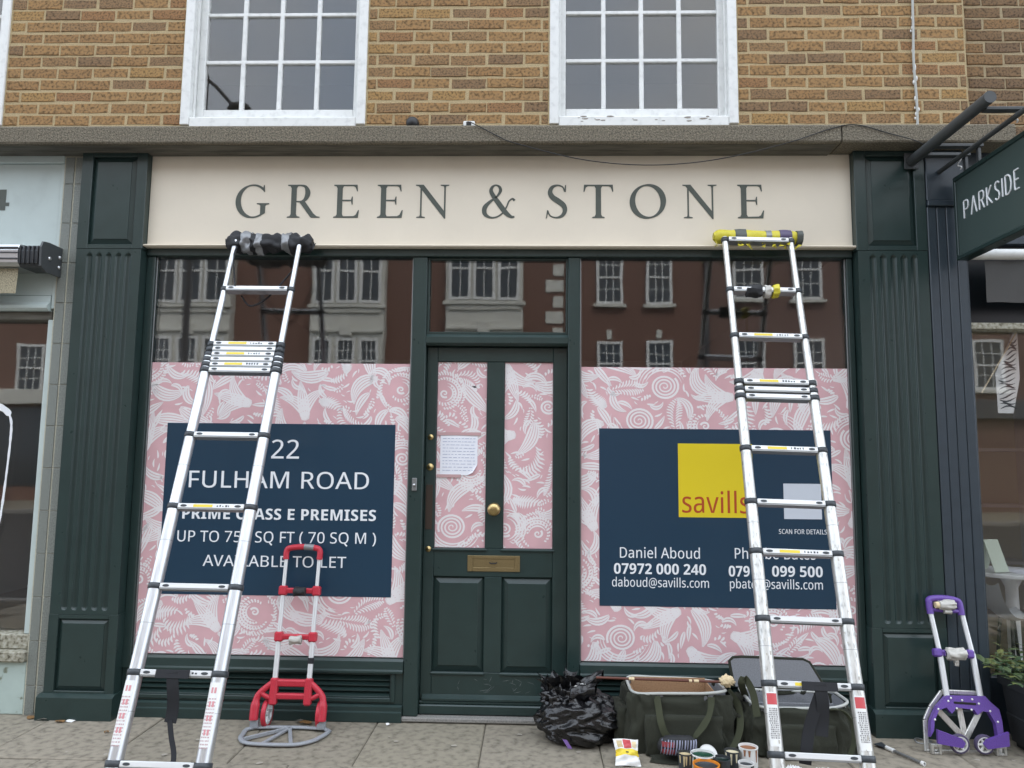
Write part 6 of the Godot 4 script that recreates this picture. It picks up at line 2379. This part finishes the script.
func tool_bag_lidded() -> void:
	var nz := FastNoiseLite.new()
	nz.seed = 33
	nz.fractal_octaves = 3
	nz.frequency = 1.0
	var t := thing("tool_bag", "olive canvas tool bag with its grey lined lid standing open behind the spattered ladder", "tool bag", Vector3(1.58, 0, 0.27))
	var c := Vector3(1.58, 0, 0.28)
	var st := S()
	loft(st, c, [[0.003, 0.0, 0.0, 0], [0.003, 0.265, 0.155, 0], [0.02, 0.28, 0.165, 0], [0.13, 0.28, 0.160, 0], [0.215, 0.262, 0.150, 0], [0.240, 0.25, 0.145, 0]], nz, 0.022)
	obj("body", st, M.olive, t)
	st = S()
	loft(st, c, [[0.244, 0.246, 0.140, 0], [0.18, 0.24, 0.135, 0], [0.10, 0.235, 0.130, 0], [0.10, 0.0, 0.0, 0]], nz, 0.004)
	obj("lining", st, M.liner, t)
	st = S()
	var ring := []
	for k in 64:
		var an := TAU * k / 64.0
		ring.append(c + Vector3(signf(cos(an)) * pow(absf(cos(an)), 0.38) * 0.249, 0.246 + 0.012 * sin(an * 2.0 + 1.0), signf(sin(an)) * pow(absf(sin(an)), 0.38) * 0.143))
	tube(st, ring, 0.0075, 8, false, true)
	obj("piping", st, M.piping, t)
	# lid
	st = S()
	var lp := PackedVector2Array()
	for q in [[-0.245, 0.0], [-0.265, 0.13], [-0.245, 0.148], [-0.2, 0.152], [0.13, 0.145], [0.165, 0.13], [0.24, 0.0]]:
		lp.append(Vector2(q[0], q[1]))
	prism(st, lp, 0.0, 0.012, Transform3D(Basis.from_euler(Vector3(-0.12, 0, 0)), Vector3(1.57, 0.250, 0.118)))
	var lid := obj("lid", st, M.liner, t)
	st = S()
	var lr := []
	for q in lp:
		lr.append(Vector3(q.x, q.y, 0.0))
	var tf := Transform3D(Basis.from_euler(Vector3(-0.12, 0, 0)), Vector3(1.57, 0.250, 0.124))
	var lw := []
	for q in lr:
		lw.append(tf * q)
	tube(st, lw, 0.0085, 8)
	obj("lid_piping", st, M.olive, lid)
	# inner divider, end pockets and straps
	bxo("divider", M.liner, t, 1.40, 1.78, 0.12, 0.225, 0.30, 0.306, 0.002)
	for s in [-1.0, 1.0]:
		st = S()
		loft(st, Vector3(1.58 + s * 0.275, 0, 0.29), [[0.004, 0.0, 0.0, 0], [0.004, 0.04, 0.10, 0], [0.1, 0.048, 0.11, 0], [0.185, 0.036, 0.10, 0], [0.205, 0.0, 0.0, 0]], nz, 0.012)
		obj("end_pocket", st, M.olive, t)
	st = S()
	loft(st, Vector3(1.56, 0, 0.435), [[0.004, 0.0, 0.0, 0], [0.004, 0.17, 0.03, 0], [0.08, 0.175, 0.04, 0], [0.16, 0.165, 0.022, 0], [0.165, 0.0, 0.0, 0]], nz, 0.012)
	obj("front_pocket", st, M.olive, t)
	st = S()
	strap(st, catmull([Vector3(1.335, 0.255, 0.30), Vector3(1.30, 0.33, 0.36), Vector3(1.315, 0.36, 0.37), Vector3(1.345, 0.30, 0.40), Vector3(1.35, 0.20, 0.45)], 6), Vector3(0.8, 0.2, 0.6), 0.036, 0.004)
	obj("handle", st, M.olivestrap, t)
	st = S()
	strap(st, catmull([Vector3(1.70, 0.235, 0.42), Vector3(1.76, 0.24, 0.46), Vector3(1.80, 0.19, 0.48), Vector3(1.80, 0.10, 0.49), Vector3(1.77, 0.03, 0.50)], 6), Vector3(0.3, 0.1, 0.9), 0.030, 0.004)
	obj("handle", st, M.olivestrap, t)

# ---------------------------------------------------------------- pots and bits on the ground
func pot(label: String, x: float, z: float, r: float, h: float, side: Material, fill: Material, tin := false) -> void:
	var t := thing("paint_pot", label, "paint pot", Vector3(x, 0.004, z), "paint pots on the pavement")
	var tf := Transform3D(Basis.from_euler(Vector3(0, rng.randf() * 6.0, 0)), Vector3(x, 0.004, z))
	var k := 1.0 if tin else 0.86
	var st := S()
	lathe(st, [Vector2(0, 0), Vector2(r * k, 0), Vector2(r, h - 0.006), Vector2(r * 1.06, h - 0.005), Vector2(r * 1.06, h), Vector2(r * 0.96, h), Vector2(r * 0.94, h - 0.012)], 26, tf, false)
	obj("cup", st, side, t)
	st = S()
	lathe(st, [Vector2(0, h - 0.012), Vector2(r * 0.95, h - 0.011), Vector2(r * 0.97, h - 0.004)], 26, tf)
	obj("paint", st, fill, t)
	# drips down the side
	st = S()
	for q in 4:
		var a := rng.randf_range(0.2, 2.9)
		var l := rng.randf_range(0.2, 0.7) * h
		var f := func(u: float, v: float) -> Vector3:
			var rr := lerpf(r, lerpf(r, r * k, v * l / h), 1.0) + 0.0012
			var aa := a + (u - 0.5) * 0.28 * (1.0 - 0.5 * v)
			return Vector3(x + cos(aa) * rr, 0.004 + h - 0.006 - v * l, z + sin(aa) * rr)
		sheet(st, 3, 4, f)
	obj("drip", st, fill, t).set_meta("kind", "stuff")

func make_pots() -> void:
	var cream := mat("potcream", 0.70, 0.62, 0.42, 0.4)
	var dkgreen := mat("potgreen", 0.012, 0.06, 0.035, 0.25)
	var ochre := mat("potochre", 0.52, 0.42, 0.24, 0.5)
	var brown := mat("potbrown", 0.28, 0.12, 0.055, 0.5)
	var orange := mat("potorange", 0.70, 0.23, 0.02, 0.45)
	var charcoal := mat("potcharcoal", 0.035, 0.04, 0.045, 0.5)
	var blackgreen := mat("potblackgreen", 0.008, 0.022, 0.018, 0.2)
	pot("charcoal paper cup of ochre paint next to the green tub", 0.962, 0.60, 0.034, 0.075, charcoal, ochre)
	pot("wide white tub of dark green paint among the paint pots", 1.045, 0.605, 0.055, 0.075, M.stickwhite, dkgreen, true)
	pot("orange tub with dark paint in it beside the green tub", 1.035, 0.715, 0.058, 0.070, orange, charcoal, true)
	pot("charcoal cup of black green paint next to the orange tub", 1.122, 0.655, 0.038, 0.075, charcoal, blackgreen)
	pot("charcoal cup of cream paint next to the brown topped pot", 1.195, 0.56, 0.036, 0.075, charcoal, cream)
	pot("white pot with brown paint on top near the ladder foot", 1.275, 0.545, 0.044, 0.090, M.stickwhite, brown, true)
	pot("low white pot of charcoal paint before the brown topped pot", 1.230, 0.665, 0.035, 0.060, M.stickwhite, charcoal)
	pot("shallow white tub of yellow cream paint behind the green tub", 1.030, 0.500, 0.050, 0.045, M.stickwhite, cream, true)
	# lid leaning at the back
	var t := thing("pot_lid", "white plastic pot lid leaning on the green paint tub", "lid", Vector3(1.085, 0.004, 0.535))
	var st := S()
	lathe(st, [Vector2(0, 0.004), Vector2(0.040, 0.004), Vector2(0.045, 0.007), Vector2(0.046, 0), Vector2(0, 0)], 26, Transform3D(Basis.from_euler(Vector3(0.9, 0.2, 0)), Vector3(1.085, 0.048, 0.535)), false)
	obj("disc", st, M.stickwhite, t)
	# brushes lying by the pots
	for b in [[1.13, 0.70, 1.33, 0.60, "between the white pots"], [1.30, 0.71, 1.42, 0.62, "beside the ladder rail"]]:
		t = thing("paint_brush", "thin pale handled paint brush lying " + b[4], "paint brush", Vector3(b[0], 0.004, b[1]), "brushes by the paint pots")
		var a3 := Vector3(b[0], 0.010, b[1])
		var b3 := Vector3(b[2], 0.010, b[3])
		st = S()
		tube(st, [a3, a3.lerp(b3, 0.5), a3.lerp(b3, 0.75)], [0.003, 0.0055, 0.004], 8)
		obj("handle", st, M.rag, t)
		st = S()
		tube(st, [a3.lerp(b3, 0.75), a3.lerp(b3, 0.86)], 0.0055, 8)
		obj("ferrule", st, M.steel, t)
		st = S()
		tube(st, [a3.lerp(b3, 0.86), a3.lerp(b3, 0.94), b3], [0.0055, 0.006, 0.001], 8)
		obj("bristles", st, M.stick, t)
	# crumpled rag with white paint under the spattered ladder
	for rr in [[1.46, 0.64, 0.055, "crumpled white stained rag next to the brush"], [1.60, 0.66, 0.06, "larger crumpled white rag at the middle of the spattered ladder"], [1.54, 0.72, 0.045, "crumpled black rag between the two white rags"]]:
		t = thing("paint_rag", rr[3], "rag", Vector3(rr[0], 0.003, rr[1]), "rags under the spattered ladder")
		st = S()
		var nz := FastNoiseLite.new()
		nz.seed = int(rr[0] * 100)
		nz.frequency = 1.0
		var f := func(u: float, v: float) -> Vector3:
			var x := (u - 0.5) * 2.0
			var y := (v - 0.5) * 2.0
			var k := 1.0 - maxf(absf(x), absf(y))
			return Vector3(rr[0] + x * rr[2] * (1.0 + 0.2 * sin(y * 4.0)), 0.005 + minf(k * 2.5, 1.0) * (0.022 + 0.03 * absf(nz.get_noise_2d(x * 2.5, y * 2.5 + rr[2] * 90.0))), rr[1] + y * rr[2] * 0.8)
		sheet(st, 20, 16, f, false)
		obj("cloth", st, M.stickwhite if rr[2] > 0.05 else M.blackcloth, t)
	# crisp packet
	t = thing("snack_packet", "white, yellow and red snack packet standing on the pavement before the bags", "packet", Vector3(0.695, 0.004, 0.58))
	var tf := Transform3D(Basis.from_euler(Vector3(-0.75, 0.12, -0.06)).scaled(Vector3(0.88, 0.95, 0.95)), Vector3(0.695, 0.005, 0.585))
	var shp := func(u: float, v: float, s: float) -> Vector3:
		var x := (u - 0.5) * (0.120 + 0.022 * absf(v - 0.5) * 2.0)
		var y := v * 0.132
		var b := 0.026 * pow(sin(PI * u), 0.6) * pow(sin(PI * clampf(v, 0.02, 0.98)), 0.6) + 0.005 * sin(u * 13.0 + v * 9.0) * sin(PI * v) + 0.004 * sin(u * 5.0 - v * 19.0)
		return tf * Vector3(x, y, s * b)
	var bands := [[0.0, 0.34, "stickwhite"], [0.34, 0.58, "stickyellow"], [0.58, 1.0, "stickwhite"]]
	for q in bands:
		st = S()
		for s in [1.0, -1.0]:
			var g := func(u: float, v: float) -> Vector3:
				return shp.call(u, lerpf(q[0], q[1], v), s)
			sheet(st, 20, 10, g)
		obj("band", st, M[q[2]], t)
	for q in [[0.36, 0.68, 0.60, 0.97, "stickred"], [0.10, 0.32, 0.62, 0.92, "potochre"], [0.42, 0.54, 0.42, 0.49, "collar"], [0.72, 0.9, 0.66, 0.9, "rag"]]:
		st = S()
		var g := func(u: float, v: float) -> Vector3:
			return shp.call(lerpf(q[0], q[1], u), lerpf(q[2], q[3], v), 1.0) + tf.basis.z * 0.0012
		sheet(st, 8, 6, g)
		obj("print", st, M[q[4]], t)

# ---------------------------------------------------------------- planter
func make_planter() -> void:
	var t := thing("planter", "dark faceted planter filled with green and yellow leaves by the window", "planter", Vector3(3.03, 0, 0.31))
	var c := Vector3(3.03, 0, 0.31)
	var st := S()
	var prof := [[0.035, 0.33], [0.17, 0.352], [0.176, 0.345], [0.318, 0.365], [0.320, 0.385], [0.36, 0.385], [0.36, 0.35], [0.29, 0.34]]
	for i in prof.size() - 1:
		for k in 8:
			var a := TAU * (k + 0.5) / 8.0
			var b := TAU * (k + 1.5) / 8.0
			var P := func(an: float, q: Array) -> Vector3:
				return c + Vector3(cos(an) * q[1], q[0], sin(an) * q[1] * 0.72)
			var o := Vector3(cos((a + b) / 2), 0.2, sin((a + b) / 2)) if i < 5 else Vector3(0, 1, 0)
			quad_to(st, P.call(a, prof[i]), P.call(b, prof[i]), P.call(b, prof[i + 1]), P.call(a, prof[i + 1]), o)
	obj("tub", st, M.planter, t)
	st = S()
	lathe(st, [Vector2(0, 0.31), Vector2(0.34, 0.305)], 8, Transform3D(Basis.from_euler(Vector3(0, TAU / 16, 0)).scaled(Vector3(1, 1, 0.72)), c))
	obj("soil", st, M.soil, t)
	st = S()
	for k in 8:
		var a := TAU * k / 8.0 + 0.4
		box(st, c + Vector3(cos(a) * 0.27, 0.0185, sin(a) * 0.19), Vector3(0.06, 0.034, 0.06), 0.004)
	obj("foot", st, M.planter, t)
	var p := thing("potted_plant", "bushy plant with green and yellowish pointed leaves growing in the planter", "plant", Vector3(3.03, 0.306, 0.31))
	var stems := S()
	var lv := [S(), S(), S()]
	for k in 95:
		var a := rng.randf() * TAU
		var rr := sqrt(rng.randf()) * 0.36
		var b := c + Vector3(cos(a) * rr * 0.8, 0.306, sin(a) * rr * 0.6)
		var tip := b + Vector3(cos(a) * rr * 0.55 + rng.randf_range(-0.05, 0.05), rng.randf_range(0.06, 0.17), sin(a) * rr * 0.5 + rng.randf_range(-0.03, 0.05))
		tube(stems, [b, b.lerp(tip, 0.5) + Vector3(0, 0.02, 0), tip], [0.003, 0.002, 0.001], 5)
		for q in 9:
			var s := b.lerp(tip, 0.25 + 0.75 * q / 8.0) + Vector3(0, 0.012 * sin(q * 0.4), 0)
			var da := rng.randf() * TAU
			var d := Vector3(cos(da), rng.randf_range(-0.15, 0.6), sin(da)).normalized()
			var L := rng.randf_range(0.04, 0.085)
			var sd := d.cross(Vector3.UP).normalized() * L * rng.randf_range(0.16, 0.26)
			var nrm := sd.cross(d).normalized()
			var st2: SurfaceTool = lv[0 if rng.randf() < 0.45 else (1 if rng.randf() < 0.55 else 2)]
			var m1 := s + d * L * 0.4 + nrm * L * 0.06
			var m2 := s + d * L * 0.75 + nrm * L * 0.03
			var e := s + d * L - Vector3(0, L * 0.12, 0)
			for w in [-1.0, 1.0]:
				tri(st2, s, m1, m1 + sd * w - nrm * L * 0.05)
				tri(st2, m1, m2, m1 + sd * w - nrm * L * 0.05)
				tri(st2, m2, m2 + sd * w * 0.65 - nrm * L * 0.04, m1 + sd * w - nrm * L * 0.05)
				tri(st2, m2, e, m2 + sd * w * 0.65 - nrm * L * 0.04)
	obj("stems", stems, M.leaf2, p)
	for k in 3:
		obj("leaves", lv[k], M["leaf%d" % k], p)

# ---------------------------------------------------------------- litter
func make_litter() -> void:
	var spots := [[-2.52, 0.10, 0.06, 0, "below the mint green stall"], [-2.45, 0.13, 0.04, 1, "between the tiled pier and the plinth"], [-2.34, 0.16, 0.045, 0, "in front of the fluted pilaster's plinth"], [-2.29, 0.15, 0.035, 2, "at the plinth corner by the first ladder"], [-2.56, 0.07, 0.03, 1, "at the foot of the tiled pier"], [-1.00, 0.10, 0.05, 0, "behind the red hand truck's plate"], [-1.05, 0.075, 0.03, 1, "under the grille behind the red hand truck"], [-1.75, 0.12, 0.03, 0, "under the grille behind the first ladder"], [-1.20, 0.09, 0.025, 1, "beside the red hand truck's wheel"], [-2.0, 0.30, 0.025, 0, "a step out from the plinth"], [-0.55, 0.10, 0.02, 2, "before the stone doorstep"]]
	for s in spots:
		var st := S()
		var n := 9
		var c := Vector3(s[0], 0.004, s[1])
		var ctr := c + Vector3(0, 0.012, 0)
		var ring := []
		for k in n:
			var a := TAU * k / n
			ring.append(c + Vector3(cos(a) * s[2] * rng.randf_range(0.45, 1.0), rng.randf_range(0.0, 0.014), sin(a) * s[2] * 0.6 * rng.randf_range(0.45, 1.0)))
		for k in n:
			tri_to(st, ctr, ring[k], ring[(k + 1) % n], Vector3.UP)
		var o := obj("dead_leaf" if s[3] == 0 else "litter_scrap", st, [M.deadleaf, M.darkdrab, M.stickwhite][s[3]], self)
		tag(o, ["curled dry brown leaf", "flattened dark scrap", "small white paper scrap"][s[3]] + " on the slabs " + s[4], ["leaf", "scrap", "paper scrap"][s[3]], ["fallen leaves", "dark scraps", "paper scraps"][s[3]])
	# loop of wire
	var st := S()
	var ring := []
	for k in 24:
		var a := TAU * k / 24.0
		ring.append(Vector3(2.29 + cos(a) * 0.042, 0.008 + 0.005 * sin(a * 2.0), 0.18 + sin(a) * 0.03))
	tube(st, ring, 0.004, 6, false, true)
	tube(st, [Vector3(2.31, 0.010, 0.155), Vector3(2.315, 0.035, 0.152), Vector3(2.308, 0.05, 0.155)], 0.004, 6)
	var w := obj("wire_loop", st, M.graymetal, self)
	tag(w, "small loop of grey wire on the slabs by the purple hand truck", "wire")
	# scraper with a dark blade
	var t := thing("scraper", "long thin paint scraper with a dark blade lying on the slabs", "scraper", Vector3(2.05, 0.004, 0.40))
	var a3 := Vector3(2.03, 0.012, 0.265)
	var b3 := Vector3(2.13, 0.012, 0.50)
	st = S()
	tube(st, [a3.lerp(b3, 0.15), b3], 0.0075, 8)
	obj("shaft", st, M.graymetal, t)
	st = S()
	tube(st, [a3.lerp(b3, 0.13), a3.lerp(b3, 0.32)], 0.011, 8)
	tube(st, [b3.lerp(a3, 0.06), b3], 0.011, 8)
	obj("grip", st, M.stickwhite, t)
	st = S()
	prism(st, PackedVector2Array([Vector2(-0.012, 0), Vector2(0.012, 0), Vector2(0.03, -0.07), Vector2(-0.03, -0.06)]), 0.0, 0.003, Transform3D(Basis(Vector3(1, 0, -0.3).normalized(), Vector3(0.3, 0, 1).normalized(), Vector3(0, -1, 0)), Vector3(2.045, 0.014, 0.30)))
	obj("blade", st, M.collar, t)
